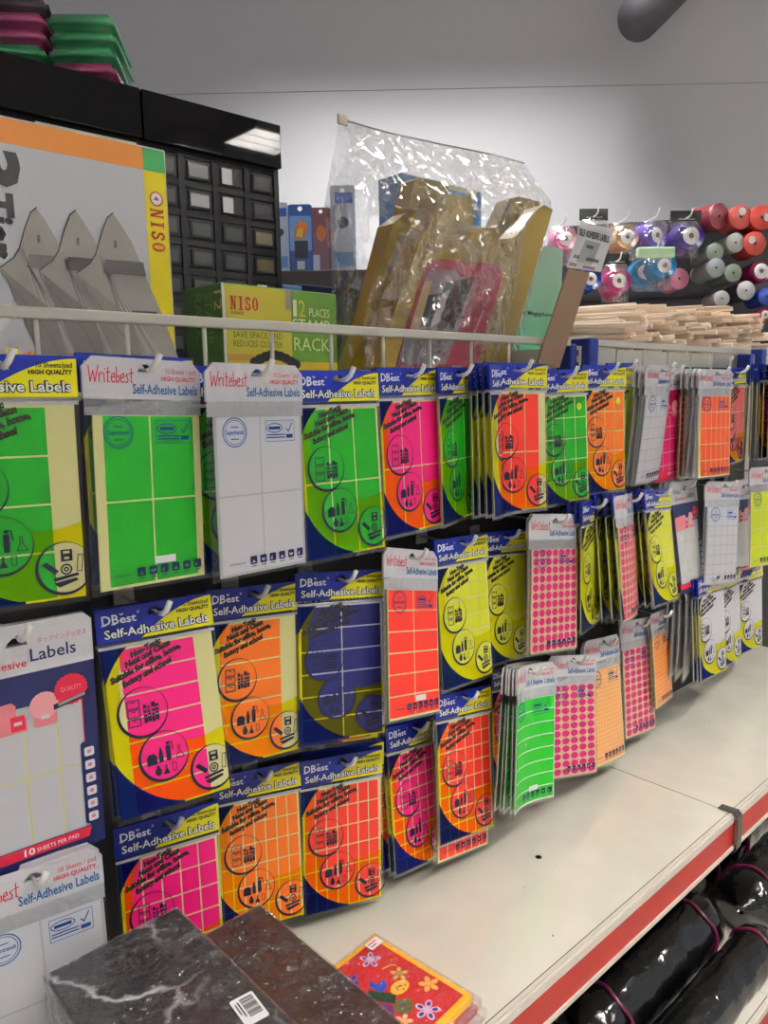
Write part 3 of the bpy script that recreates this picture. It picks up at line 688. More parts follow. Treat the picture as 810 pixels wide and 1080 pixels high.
def fence(x0, x1, zt, lab, first, kx=.11):
    r = thing('wire_fence', lab, 'rail', (x0, .948, .0), worldparts=True)
    a = MB(); a.bbox((x0, .942, zt - .014), (x1, .954, zt), M_FENCE, .002); a.build('top_rail', r)
    b = MB(); b.bbox((x0, .944, -.002), (x1, .954, .010), M_FENCE, .002); b.build('bottom_rail', r)
    x = first
    while x < x1 - .01:
        c = MB(); c.tube([(x, .949, .006), (x, .949, zt - .01)], .0032, M_FENCE); c.build('wire', r); x += kx
fence(-.3, 1.408, .107, 'cream wire fence along the top of the rack before the boxes', -.223)
fence(1.510, 2.318, .109, 'cream wire fence before the wooden sticks', 1.60, .12)
fence(2.42, 3.2, .109, 'cream wire fence beyond the second blue post', 2.5, .12)
a = MB(); a.box((-.6, 1.003, -.03), (1.43, 2.1, .018), M_SHELF); tag(a.build('top_shelf'), 'cream top shelf under the boxes and drawer cabinets', 'shelf')
a = MB(); a.box((1.50, 1.003, .058), (2.93, 1.60, .096), M_SHELF); tag(a.build('top_shelf'), 'cream top shelf under the heap of wooden sticks', 'shelf')

# metal clip at the shelf seam
p = Vector((XS, YE, SZ)); M_CLIP = mat('dull_steel_clip', (120, 118, 112), .25, metal=.9)
a = MB()
prof = [(YE + .03, SZ + .0022), (YE - .004, SZ + .004), (YE - .011, SZ - .003), (YE - .013, SZ - .03), (YE - .012, SZ - .072), (YE - .004, SZ - .088)]
for i in range(len(prof) - 1):
    (y0, z0), (y1, z1) = prof[i], prof[i + 1]
    d = Vector((0, y1 - y0, z1 - z0)); n = Vector((0, -d.z, d.y)).normalized() * .0015
    vs = []
    for q in ((y0, z0), (y1, z1)):
        for sx in (-.011, .011):
            for k in (0, 1): vs.append((XS + .006 + sx, q[0] + n.y * k, q[1] + n.z * k))
    a.add(vs, [(0, 2, 3, 1), (4, 5, 7, 6), (0, 1, 5, 4), (2, 6, 7, 3), (0, 4, 6, 2), (1, 3, 7, 5)], M_CLIP)
tag(a.build('metal_clip', recalc=True), 'bent metal clip gripping the red shelf edge at the seam', 'clip')

# ------------------------------------------------------------------ black rolls on the base shelf
M_ROLL = mat('black_plastic_roll', (9, 9, 10), .14, spec=.6, bump=(22, .4, .010), coat=.8)
M_BAND = mat('dark_magenta_band', (96, 22, 58), .35)
def roll(x0, x1, y, z, r, lab, bands, skew=0.):
    t = thing('black_roll', lab, 'roll', (x0, y, z - r), 'black rolls on the base shelf', worldparts=True)
    n = 40; L = x1 - x0; prof = []
    ph = random.uniform(0, 6)
    for i in range(n + 1):
        u = i / n; e = min(u, 1 - u) * L
        k = 1 if e > .05 else math.sqrt(max(0.02, 1 - ((.05 - e) / .05) ** 2)) * .45 + .55 if e > .004 else .15
        prof.append((r * k, x0 + u * L))
    fn = lambda th, al: 1 + .012 * math.sin(5 * th + al * 30 + ph) + .010 * math.sin(9 * th - al * 55 + ph) + .012 * math.sin(al * 90 + 3 * th)
    a = MB(); a.lathe(prof, M_ROLL, 36, 'x', True, fn)
    a.v = [(v[0], v[1] + y, v[2] + z + skew * (v[0] - x0)) for v in a.v]; a.build('roll_body', t)
    for bx in bands:
        b = MB(); pts = [(bx + .004 * math.sin(k), y + r * 1.035 * math.cos(k * math.pi / 16), z + r * 1.035 * math.sin(k * math.pi / 16) + skew * (bx - x0)) for k in range(33)]
        b.tube(pts, .004, M_BAND, 6, False); b.build('tie_band', t)
zb = -1.30
roll(1.14, 1.66, .716, zb + .073, .067, 'black wrapped roll right under the red shelf edge', (1.22, 1.58))
roll(1.155, 1.70, .592, zb + .054, .050, 'nearest long black wrapped roll, lying in front on the base shelf', (1.21, 1.64))
roll(1.73, 2.12, .660, zb + .077, .072, 'black wrapped roll below the metal clip', (1.80,))
roll(1.76, 2.2, .822, zb + .077, .071, 'black wrapped roll at the back right of the base shelf', (1.82, 2.0))
roll(.55, 1.10, .725, zb + .076, .071, 'black wrapped roll at lower left near the floral napkins, beneath the shelf', (1.02,))
roll(.62, 1.13, .592, zb + .054, .050, 'dark roll at the very bottom edge of the photo', (1.06,))
roll(1.2, 1.69, .862, zb + .073, .068, 'black wrapped roll at the back behind the two front rolls', (1.3, 1.6))
roll(1.27, 1.66, .788, zb + .194, .056, 'black wrapped roll lying on top of two others', (1.33, 1.6))
# small grey tag among rolls
pt = at(801, 938, Z=-1.20)
a = MB(); a.xf = Matrix.Translation(pt) @ Euler((math.radians(35), 0, math.radians(-40))).to_matrix().to_4x4()
a.bbox((-.03, -.012, -.002), (.03, .012, .002), mat('grey_tag', (120, 118, 112), .5), .001); a.box((-.026, -.009, .002), (-.004, .009, .0024), mat('dark_tag_print', (70, 66, 66), .5))
a.xf = None
tag(a.build('price_tag'), 'small grey tag lying among the black rolls', 'tag')

# ------------------------------------------------------------------ marbled boxes
def marble(name, base, vein, amount):
    m = mat(name, base, .3, coat=.3, bump=(70, .25, .004)); nt = m.node_tree; N = nt.nodes.new; L = nt.links.new; b = nt.nodes['Principled BSDF']
    tc = N('ShaderNodeTexCoord'); n = N('ShaderNodeTexNoise'); n.inputs['Scale'].default_value = 6; n.inputs['Detail'].default_value = 5
    mx = N('ShaderNodeMixRGB'); mx.blend_type = 'ADD'; mx.inputs[0].default_value = .32
    v = N('ShaderNodeTexVoronoi'); v.feature = 'DISTANCE_TO_EDGE'; v.inputs['Scale'].default_value = 8.5
    r = N('ShaderNodeValToRGB'); r.color_ramp.elements[0].position = 0; r.color_ramp.elements[0].color = lin(vein); r.color_ramp.elements[1].position = amount; r.color_ramp.elements[1].color = (0, 0, 0, 1)
    n2 = N('ShaderNodeTexNoise'); n2.inputs['Scale'].default_value = 5; n2.inputs['Detail'].default_value = 2; r2 = N('ShaderNodeValToRGB'); r2.color_ramp.elements[0].position = .48; r2.color_ramp.elements[1].position = .60
    mul = N('ShaderNodeMixRGB'); mul.blend_type = 'MULTIPLY'; mul.inputs[0].default_value = 1
    ad = N('ShaderNodeMixRGB'); ad.blend_type = 'ADD'; ad.inputs[0].default_value = 1; ad.inputs[1].default_value = lin(base)
    L(tc.outputs['Object'], n.inputs[0]); L(tc.outputs['Object'], mx.inputs[1]); L(n.outputs['Color'], mx.inputs[2]); L(mx.outputs[0], v.inputs['Vector'])
    L(v.outputs['Distance'], r.inputs[0]); L(tc.outputs['Object'], n2.inputs[0]); L(n2.outputs['Fac'], r2.inputs[0]); L(r.outputs[0], mul.inputs[1]); L(r2.outputs[0], mul.inputs[2]); L(mul.outputs[0], ad.inputs[2]); L(ad.outputs[0], b.inputs['Base Color'])
    return m
M_MARB = marble('black_marble_print', (48, 46, 50), (200, 198, 202), .055); M_MARB2 = marble('brown_marble_print', (58, 42, 40), (150, 146, 148), .022)
M_WRAP = film('shrink_wrap', haze=.01, bump=(40, 1.0, .03), rough=.08, fk=2.0, fmax=.4, crumple=30, foff=.01)
def marbled(x0, y0, z0, x1, y1, z1, m, lab, sticker=False, rz=0):
    c = ((x0 + x1) / 2, (y0 + y1) / 2, z0)
    t = thing('marbled_box', lab, 'box', c, worldparts=True); t.rotation_euler.z = rz
    a = MB(); a.bbox((x0, y0, z0), (x1, y1, z1 - .038), m, .002); a.build('box_base', t)
    a = MB(); a.bbox((x0 - .0015, y0 - .0015, z1 - .0378), (x1 + .0015, y1 + .0015, z1), m, .003); a.build('lid', t)
    b = MB(); b.bbox((x0 - .003, y0 - .003, z0 + .001), (x1 + .003, y1 + .003, z1 + .002), M_WRAP, .004); b.build('shrink_wrap', t)
    return t
t = marbled(.232, .44, SZ + .001, .390, .815, -.622, M_MARB, 'large black marbled box with white veins in shrink wrap at bottom left')
# barcode sticker at right edge of lid
q = at(268, 1060, Z=-.619)
a = MB(); a.xf = Matrix.Translation((q.x - .006, q.y, -.6195)) @ Matrix.Rotation(math.radians(-96), 4, 'Z') @ Matrix.Rotation(math.radians(-90), 4, 'X')
a.slab(rrect(-.020, -.013, .020, .013, .002), -.0004, .0, M_WHITE)
x = -.016
while x < .010: w = random.choice((.0006, .001, .0016)); a.flat(rect(x, -.004, x + w, .0105), -.0006, M_BLACK); x += w + random.choice((.0006, .001))
a.flat(rect(-.014, -.0075, .008, -.006), -.0006, M_BLACK); a.flat(rect(-.012, -.0105, .004, -.0092), -.0006, M_BLACK)
a.xf = None; a.build('barcode_sticker', t)
marbled(.3985, .45, SZ + .001, .502, .803, -.668, M_MARB2, 'brown black marbled box in shrink wrap right of the large one')

# ------------------------------------------------------------------ floral napkins
c0 = at(395, 986, Z=-.826); c1 = at(500, 1050, Z=-.826); ang = math.atan2(c1.y - c0.y, c1.x - c0.x)
ex = Vector((c0.x - at(345, 1025, Z=-.826).x, c0.y - at(345, 1025, Z=-.826).y, 0)).normalized()      # along the back edge
ey = Vector((c1.x - c0.x, c1.y - c0.y, 0)); LEN = .185; ey.normalize(); ey = (ey - ex * ey.dot(ex)).normalized()
# local frame: x along ex (to the right), "up" of the printed side away from the viewer (-ey), normal up
NM = Matrix((( ex.x, 0, -ey.x, c0.x - ex.x * LEN / 2 + ey.x * LEN / 2), (ex.y, 0, -ey.y, c0.y - ex.y * LEN / 2 + ey.y * LEN / 2), (0, -1, 0, 0), (0, 0, 0, 1)))
def napkin(z, lab, detailed, dx=0, dy=0):
    t = thing('napkin_pack', lab, 'napkins', (0, 0, 0), 'floral napkin packs')
    a = MB(); h = LEN / 2; R_ = mat('napkin_red', (206, 36, 40), .6); Y_ = mat('napkin_yellow', (244, 190, 40), .6)
    a.bbox((-h, 0, -h), (h, .013, h), Y_ if detailed else mat('napkin_pink', (200, 40, 84), .6), .002)
    if detailed:
        a.flat(rect(-h + .009, -h + .009, h - .009, h - .009), -.0003, R_)
        cols = {'v': (110, 90, 180), 'w': (226, 190, 220), 'b': (40, 60, 140), 'o': (240, 180, 90), 'g': (190, 150, 90)}
        def flower(x, z, r, c, c2):
            m1 = mat('napkin_' + c, cols[c], .6); m2 = mat('napkin_' + c2, cols[c2], .6); o = random.uniform(0, 1)
            for k in range(5):
                th = o + k * 2 * math.pi / 5; px, pz = x + math.cos(th) * r * .6, z + math.sin(th) * r * .6
                e = [(px + (math.cos(th) * math.cos(q) * r * .42 - math.sin(th) * math.sin(q) * r * .28), pz + (math.sin(th) * math.cos(q) * r * .42 + math.cos(th) * math.sin(q) * r * .28)) for q in [i * .524 for i in range(12)]]
                a.flat(e, -.0005, m1); i_ = [(px + (u - px) * .55, pz + (v - pz) * .55) for u, v in e]; a.flat(i_, -.0007, m2)
            a.flat(circ(x, z, r * .25, n=10), -.0009, m1)
        for f in ((.048, .060, .016, 'w', 'v'), (-.002, .052, .015, 'v', 'b'), (.055, .010, .014, 'g', 'o'), (.068, -.035, .015, 'o', 'o'), (.030, -.062, .018, 'w', 'b'), (-.03, -.066, .016, 'v', 'b'), (-.005, -.05, .013, 'o', 'w'), (-.060, .040, .015, 'g', 'o'), (-.062, -.02, .016, 'o', 'g'), (-.066, -.066, .014, 'w', 'v')): flower(*f)
        B_ = mat('napkin_blue', (30, 76, 190), .6); G_ = mat('napkin_green', (24, 70, 44), .6)
        for pts, m in (([(.008, .024), (.020, .034), (.016, .022), (.034, .018), (.024, .006), (.012, .004)], B_), ([(-.012, .012), (.004, .022), (.010, .010), (.024, -.012), (.010, -.022), (-.002, -.004)], G_),
                       ([(-.040, -.040), (-.020, -.024), (-.012, -.040), (-.018, -.056), (-.030, -.046)], B_)): a.flat(pts, -.0010, m)
        for cx, cz, rx, rz, m in ((.036, -.008, .016, .011, Y_), (-.012, -.020, .016, .014, mat('napkin_purple', (120, 50, 120), .6)), (.014, -.034, .014, .013, mat('napkin_olive', (104, 110, 50), .6))):
            a.flat(circ(cx, cz, rx, rz, 18), -.0012, m)
            for k in range(7): a.flat(circ(cx + rx * .55 * math.cos(k * 2.4) * (k % 3 + 1) / 3, cz + rz * .55 * math.sin(k * 2.4) * (k % 3 + 1) / 3, .0015, n=6), -.0014, mat('napkin_b', cols['b'], .6))
        for pts in ([(.062, .078), (.068, .070), (.074, .074), (.072, .080)], [(-.02, .034), (-.022, .018), (-.012, .014), (-.006, .020), (-.012, .026)], [(.046, .034), (.060, .030), (.064, .024)]): a.stroke(pts, .002, -.0008, Y_)
        a.xf = None
    a.build('napkin_stack', t)
    if detailed:
        s = MB(); s.slab(rect(.063, .070, .088, .086), -.0022, -.0017, M_WHITE); s.flat(rect(.066, .080, .082, .082), -.0024, mat('napkin_pink', (200, 40, 84), .6)); s.flat(rect(.066, .074, .078, .076), -.0024, mat('napkin_pink', (200, 40, 84), .6)); s.build('price_sticker', t)
    w = MB(); w.bbox((-h - .002, -.0015, -h - .014), (h + .003, .0135, h + .002), M_WRAP, .002); w.build('clear_wrap', t)
    t.matrix_world = Matrix.Translation((dx, dy, z)) @ NM
napkin(SZ + .031, 'red floral napkin pack with yellow border on top of its stack', True)
napkin(SZ + .0155, 'pink napkin pack under the red floral one', False, .004, -.006)
# ------------------------------------------------------------------ tiered tray carton
TS = .019
def serif_word(mb, t, x, z, h, w, y, m, rot=0., align='l'):
    """block capitals with slab serifs (N I S O)"""
    n = len(t); adv = w / n; c, s_ = math.cos(rot), math.sin(rot); sw = h * .17
    def P(px, pz): return (x + px * c - pz * s_, z + px * s_ + pz * c)
    def q(pts): mb.flat([P(*p) for p in pts], y, m)
    for i, ch in enumerate(t):
        o = i * adv; k = adv * .82
        if ch == 'I':
            mid = o + k / 2; q(rect(mid - sw / 2, 0, mid + sw / 2, h)); q(rect(mid - sw * 1.2, 0, mid + sw * 1.2, h * .08)); q(rect(mid - sw * 1.2, h * .92, mid + sw * 1.2, h))
        elif ch == 'N':
            q(rect(o + .1 * k, 0, o + .1 * k + sw * .6, h)); q(rect(o + k - sw * .6 - .1 * k, 0, o + k - .1 * k, h)); q([(o + .08 * k, h), (o + .08 * k + sw, h), (o + k - .08 * k, 0), (o + k - .08 * k - sw, 0)])
            q(rect(o - .05 * k, 0, o + .35 * k, h * .08)); q(rect(o - .02 * k, h * .92, o + .3 * k, h)); q(rect(o + .68 * k, h * .92, o + 1.05 * k, h))
        elif ch == 'S':
            pts = [(o + k * .82, h * .74), (o + k * .78, h * .88), (o + k * .5, h * .95), (o + k * .2, h * .82), (o + k * .25, h * .6), (o + k * .7, h * .42), (o + k * .82, h * .2), (o + k * .5, h * .05), (o + k * .2, h * .1), (o + k * .14, h * .28)]
            pp = [P(*p) for p in pts]
            mb.stroke(pp, sw * .85, y, m)
        elif ch == 'O':
            mb.flat([[P(*p) for p in circ(o + k / 2, h / 2, k * .5, h * .5, 24)], [P(*p) for p in circ(o + k / 2, h / 2, k * .5 - sw, h * .5 - sw * .5, 24)][::-1]], y, m)
YB = 1.10
def fx(u, v): p = at(u, v, Y=YB - .001); return (p.x, p.z)
t = thing('tray_carton', 'large white carton with orange top band, yellow side stripe and pictures of smoke grey trays', 'box', (.3, YB, TS), worldparts=True)
X1 = .585; ZT = .362; X0 = .02; a = MB()
M_CART = mat('printed_white_carton', (206, 205, 212), .35, bump=(25, .08, .004), coat=.2)
a.bbox((X0, YB, TS), (X1, YB + .22, ZT), M_CART, .003)
OR_ = mat('carton_orange', (222, 138, 52), .35, coat=.2); YL_ = mat('carton_yellow', (236, 216, 20), .3, coat=.3); GR_ = mat('carton_green', (36, 140, 66), .35, coat=.2)
y = YB - .0006; xs = .548
a.flat(rect(X0 + .002, ZT - .034, xs, ZT - .003), y, OR_); a.flat(rect(xs, ZT - .034, X1 - .003, ZT - .003), y, GR_); a.flat(rect(xs, TS + .003, X1 - .003, ZT - .034), y, YL_)
R2 = mat('brick_red_print', (176, 44, 30), .5)
serif_word(a, 'NISO', xs + .0065, ZT - .086, .021, .064, y - .0004, R2, rot=-math.pi / 2)
a.flat([circ(xs + .0175, ZT - .072, .0105, n=20), circ(xs + .0175, ZT - .072, .0085, n=20)[::-1]], y - .0004, R2); a.flat(circ(xs + .0175, ZT - .072, .0085, n=20), y - .0003, M_TXTW)
a.flat([(xs + .013, ZT - .074), (xs + .022, ZT - .074), (xs + .0175, ZT - .068)], y - .0005, R2)
# 3 Tier lettering, turned to read downwards, on a pale rounded patch
a.text('3', .312, ZT - .042, .060, y - .0005, M_BLACK, .048, rot=-math.pi / 2, bold=.045)
a.text('Tier', .322, ZT - .096, .040, y - .0005, M_BLACK, .084, rot=-math.pi / 2, bold=.04)
a.flat(rrect(.08, TS + .06, .352, ZT - .05, .05, 6)[::-1], y + .0001, mat('carton_pale_patch', (218, 218, 224), .35))
# pictured trays: leaf-shaped dividers
G = [mat('pictured_tray_%d' % i, c, .4) for i, c in enumerate(((160, 155, 148), (138, 133, 126), (116, 112, 106), (190, 186, 182), (78, 76, 74)))]
def leafpx(dx, dz):
    base = [(38, 219), (46, 230), (58, 250), (66, 268), (72, 285), (92, 330), (108, 374), (62, 374), (50, 350), (28, 322), (2, 290), (0, 282), (14, 272), (20, 262), (26, 240), (32, 224)]
    return [(u + dx, v + dz) for u, v in base]
for i, (dx, dz) in enumerate(((0, 0), (41, 3), (80, 6))):
    pts = [fx(max(u, -6), v) for u, v in leafpx(dx, dz)]
    yy = y - .0008 - i * .0012
    a.flat(pts, yy, G[0]); a.stroke(pts[11:] + pts[:1], .0016, yy - .0006, M_BLACK)
    a.stroke(pts[6:12], .0010, yy - .0006, G[4])
    for k in range(7):
        u0, v0 = 30 + dx + k * 2, 238 + dz + k * 5
        a.stroke([fx(u0 - 8, v0 + 20), fx(u0 + 26 + k * 3, 372)], .0022 if k % 2 else .0012, yy - .0004, G[1] if k % 2 else G[3])
    a.flat([fx(u + dx, v + dz) for u, v in ((2, 284), (58, 330), (70, 374), (40, 374))], yy - .0005, G[2 if i < 2 else 1])
    a.flat([fx(u + dx, v + dz) for u, v in ((30, 268), (70, 271), (73, 286), (28, 282))], yy - .0007, G[4 if i else 2])
    a.flat([fx(u + dx, v + dz) for u, v in ((58, 322), (84, 323), (86, 333), (56, 332))], yy - .0007, G[4])
    a.flat([fx(u + dx, v + dz) for u, v in ((39, 248), (42, 248), (42, 256), (39, 256))], yy - .0008, G[4])
a.flat([fx(u, v) for u, v in ((5, 367), (18, 366), (19, 376), (6, 377))], y - .0044, YL_)
a.flat([fx(20 + (14 if k % 2 else 17) * math.cos(math.pi * k / 16) + 10, 382 - (9 if k % 2 else 12) * math.sin(math.pi * k / 16)) for k in range(17)], y - .0044, OR_)
a.build('printed_carton', t)
b = MB(); b.box((.40, YB - .0004, ZT - .006), (.54, YB + .06, ZT + .0012), mat('carton_tape', (196, 190, 170), .3)); b.build('packing_tape', t)

# ------------------------------------------------------------------ stamp rack carton
t = thing('stamp_rack_carton', 'small yellow green stamp rack carton behind the wire fence', 'box', (.76, 1.1, TS), worldparts=True)
A0 = at(233, 300, Y=1.075); A1 = at(349, 308, Y=1.085); AL = at(203, 313, Y=1.145)
ZT2 = .176; ux = Vector((A1.x - A0.x, A1.y - A0.y, 0)); WID = ux.length + .012; ux.normalize(); uy = Vector((-ux.y, ux.x, 0)); DEP = .11
M4 = Matrix(((ux.x, uy.x, 0, A0.x), (ux.y, uy.y, 0, A0.y), (0, 0, 1, 0), (0, 0, 0, 1)))
a = MB(); a.xf = M4
YG = mat('carton_yellow_green', (200, 186, 58), .35, coat=.25, bump=(20, .08, .004)); DG = mat('carton_leaf_green', (92, 134, 36), .35, coat=.25); SG = mat('carton_dark_green', (58, 92, 34), .4, coat=.2)
a.bbox((0, 0, TS), (WID, DEP, ZT2), DG, .002)
hx = WID * .57
a.flat(rect(.002, TS + .002, hx, ZT2 - .002), -.0005, YG); a.flat(rect(.002, TS + .002, WID - .002, TS + .038), -.0007, mat('carton_mustard', (206, 176, 40), .35)); a.flat(rect(.002, TS + .002, hx * .95, TS + .048), -.0006, mat('carton_ochre', (190, 150, 70), .35))
a.flat(rect(.0, TS + .002, .005, ZT2 - .001), -.0008, M_WHITE)
serif_word(a, 'NISO', .015, ZT2 - .040, .021, .056, -.0009, mat('niso_red', (190, 30, 40), .4)); a.text('OFFICE', .0155, ZT2 - .0475, .0045, -.0009, M_BLACK, .024)
a.text('SAVE SPACE AND', .018, TS + .074, .010, -.0009, SG, .098); a.text('REDUCES CLUTTER', .018, TS + .060, .010, -.0009, SG, .098)
LT = mat('carton_pale_lettering', (214, 222, 160), .4)
a.text('1', hx + .004, ZT2 - .044, .028, -.0009, LT, .008); a.text('2', hx + .016, ZT2 - .044, .028, -.0009, mat('carton_gold_lettering', (214, 180, 60), .4), .015); a.text('PLACES', hx + .039, ZT2 - .042, .014, -.0009, LT, .046)
a.text('STAMP', hx + .002, ZT2 - .069, .022, -.0009, LT, .083); a.text('RACK', hx + .004, ZT2 - .100, .022, -.0009, LT, .080)
for k in range(9): a.flat(circ(.058 + k * .0105, TS + .036 + .012 * math.sin(k * .42), .0105, .008, 12), -.0010 - k * .00005, M_BLACK)
a.build('printed_carton', t)
b = MB()
b.xf = M4 @ Matrix.Rotation(-math.pi / 2, 4, 'Z')        # left side face: local x runs towards the back
b.flat([rect(-DEP + .002, TS + .002, -.002, ZT2 - .002)], -.0006, SG)
b.text('12', -.020, ZT2 - .012, .020, -.0008, mat('carton_gold_lettering', (214, 180, 60), .4), .030, rot=-math.pi / 2); b.text('STAMP', -.048, ZT2 - .012, .022, -.0008, DG, .080, rot=-math.pi / 2); b.text('RACK', -.078, ZT2 - .012, .022, -.0008, DG, .075, rot=-math.pi / 2)
b.build('side_panel', t)
b = MB(); b.xf = M4; b.box((hx - .012, -.0011, ZT2 - .034), (hx + .004, -.0009, ZT2 - .0005), film('clear_tape', haze=.12, bump=None)); b.build('clear_tape', t)

# ------------------------------------------------------------------ drawer cabinets with glossy black boards
M_CAB = mat('dark_grey_plastic', (25, 25, 27), .5, spec=.3); M_GLOSS = mat('glossy_black_board', (4, 4, 5), .025, spec=.4); M_DRW = mat('smoke_drawer', (50, 50, 54), .25, coat=.3); M_CARD = mat('drawer_card', (58, 57, 58), .5)
def cabinet(x0, x1, lab, special):
    Y = 1.35; top = .534; bb = .452
    t = thing('drawer_cabinet', lab, 'cabinet', (x0, Y, TS), 'drawer cabinets with glossy boards', worldparts=True)
    a = MB(); a.box((x0, Y + .012, TS), (x1, Y + .20, top - .012), M_CAB)
    n, m = 4, 8; cw = (x1 - x0 - .012) / n; rh = (bb - .012 - TS) / m
    for i in range(n + 1): x = x0 + i * cw; a.box((x, Y, TS), (x + .012, Y + .013, bb), M_CAB)
    for j in range(m + 1): z = TS + j * rh; a.box((x0, Y + .001, z), (x1, Y + .013, z + .012), M_CAB)
    a.build('carcass', t)
    b = MB(); b.bbox((x0 + .0008, Y - .014, bb), (x1 - .0008, Y + .004, top), M_GLOSS, .0015); b.bbox((x0 + .0008, Y - .002, top - .008), (x1 - .0008, Y + .2, top), M_GLOSS, .0015); b.build('header_board', t)
    for i in range(n):
        for j in range(m):
            x = x0 + .012 + i * cw; z = TS + .012 + j * rh
            d = MB(); d.box((x + .001, Y + .003, z + .001), (x + cw - .013, Y + .012, z + rh - .013), M_CAB); d.bbox((x + .006, Y - .003, z + .004), (x + cw - .020, Y + .004, z + rh - .018), M_DRW, .001)
            o = d.build('drawer', t)
            w = MB(); k = special.get((i, j)); w.box((x + .009, Y - .0036, z + .008), (x + cw - .023, Y - .0029, z + rh - .022), M_CARD if not k else mat('drawer_tag_' + k[0], k[1], .4))
            if k and k[0] == 'half': w = MB(); w.box((x + .007, Y - .0040, z + .005), (x + cw * .42, Y - .0029, z + rh - .019), M_WHITE)
            q = w.build('card_window', o); q.location = (0, 0, 0)
cabinet(.671, .966, 'dark drawer cabinet with a glossy black board, the right one beside the wall',
        {(2, 7): ('half', (230, 228, 220)), (2, 6): ('half', (230, 228, 220)), (1, 7): ('grey', (150, 150, 155)), (1, 6): ('bright', (190, 190, 195)), (3, 3): ('half', (80, 110, 190)), (2, 2): ('half', (220, 220, 220)), (3, 5): ('mixed', (130, 118, 92)), (3, 4): ('ochre', (110, 96, 60))})
cabinet(.365, .669, 'dark drawer cabinet with a glossy black board, mostly behind the tray carton', {})
cabinet(.060, .363, 'dark drawer cabinet with a glossy black board at the left edge of the photo', {})
o = MB(); o.box((.30, 1.352, .392), (.385, 1.42, .398), mat('green_card', (120, 170, 80), .5))

# foam packs on top of the cabinets
def foam(c, sx, sy, sz, rz, m, lab, grp):
    t = thing('foam_pack', lab, 'foam pack', c, grp, rot=(0, 0, rz))
    bm = bmesh.new(); bmesh.ops.create_cube(bm, size=1)
    for v in bm.verts: v.co = Vector((v.co.x * sx, v.co.y * sy, (v.co.z + .5) * sz))
    bmesh.ops.bevel(bm, geom=bm.edges[:], offset=sz * .3, segments=3, affect='EDGES')
    for v in bm.verts: v.co.z += .0012 * math.sin(v.co.x * 90 + c[0] * 50) ; v.co.y += .0012 * math.sin(v.co.x * 70)
    a = MB(); bm.verts.index_update(); a.add([v.co[:] for v in bm.verts], [[v.index for v in f.verts] for f in bm.faces], m, True); a.build('foam_sheets', t)
    b = MB(); k = 1.0; vs = [(v.co.x * 1.012, v.co.y * 1.012, v.co.z * 1.01 - .0001) for v in bm.verts]; b.add(vs, [[v.index for v in f.verts] for f in bm.faces], M_FWRAP, True); b.build('clear_wrap', t); bm.free()
M_FWRAP = film('foam_wrap', haze=.03, bump=(60, .5, .006), rough=.12, fk=.8, fmax=.4)
FG = mat('green_foam', (38, 150, 90), .5); FP = mat('magenta_foam', (168, 44, 108), .5)
ANG = math.radians(54.7)
fr = Vector((math.cos(ANG), math.sin(ANG), 0)); rr_ = Vector((fr.y, -fr.x, 0))
ZC = .5345
cr = at(118, 13, Z=.7045); cr.z = 0                      # near right corner of the right stack
seq2 = [FP, FG, FP, FG, FG, FG]; seq1 = [FP, FP, FG, FG, FP, FP]
names2 = ['magenta pack at the bottom of the right stack', 'green pack, second from bottom of the right stack', 'magenta pack in the middle of the right stack', 'green pack just above the middle magenta one, right stack', 'green pack second from the top of the right stack', 'topmost green pack of the right stack']
names1 = ['magenta pack at the bottom of the left stack', 'second magenta pack from bottom of the left stack', 'lower green pack of the left stack', 'upper green pack of the left stack', 'magenta pack second from top of the left stack', 'topmost magenta pack of the left stack']
for st, (seq, nm, offs, w, h) in enumerate(((seq2, names2, 0, .118, .0283), (seq1, names1, -.126, .13, .0283))):
    for i, m in enumerate(seq):
        j = random.uniform(-.003, .003)
        cc = cr + rr_ * (offs - w / 2 + j) + fr * (.105 + j)
        foam((cc.x, cc.y, ZC + i * h), w, .20, h - .0003, ANG - math.pi / 2, m, nm[i] + ' on the cabinets', 'foam packs on the cabinets')
cc = cr + rr_ * -.185 + fr * .10
foam((cc.x, cc.y, ZC + 6 * .0283), .12, .18, .028, ANG - math.pi / 2 + .1, mat('dark_plum_foam', (62, 24, 48), .6), 'dark plum pack at the top left corner on the cabinets', 'foam packs on the cabinets')

# ------------------------------------------------------------------ amber letter trays in a clear bag
M_AMB = mat('amber_plastic', (152, 124, 0), .3, spec=.3, coat=.15, bump=(14, .1, .006)); noise_color(M_AMB, 5, (138, 110, 0), (164, 134, 0)); M_AMB.node_tree.nodes['Principled BSDF'].inputs['Transmission Weight'].default_value = .12
M_AMBE = mat('amber_plastic_edge', (160, 120, 34), .35, coat=.1)
def frontpx(pts, Y): return [(lambda p: (p.x, p.z))(at(u, v, Y=Y)) for u, v in pts]
def lay(pts, Y): return [at(u, v, Y=Y) for u, v in pts]
FT = [(470, 204), (499, 208), (500, 246), (505, 252), (513, 253.5), (536, 251.5), (545, 249), (553, 241), (566, 222), (574, 216), (583, 221), (548, 340), (535, 387), (400, 388), (409, 347), (445, 250)]
RT = [(437, 190), (442, 187), (473, 193), (474, 230), (480, 240), (524, 240), (529, 236), (541, 209), (547, 207), (570, 213), (540, 300), (520, 388), (370, 388), (385, 348), (414, 236), (430, 224)]
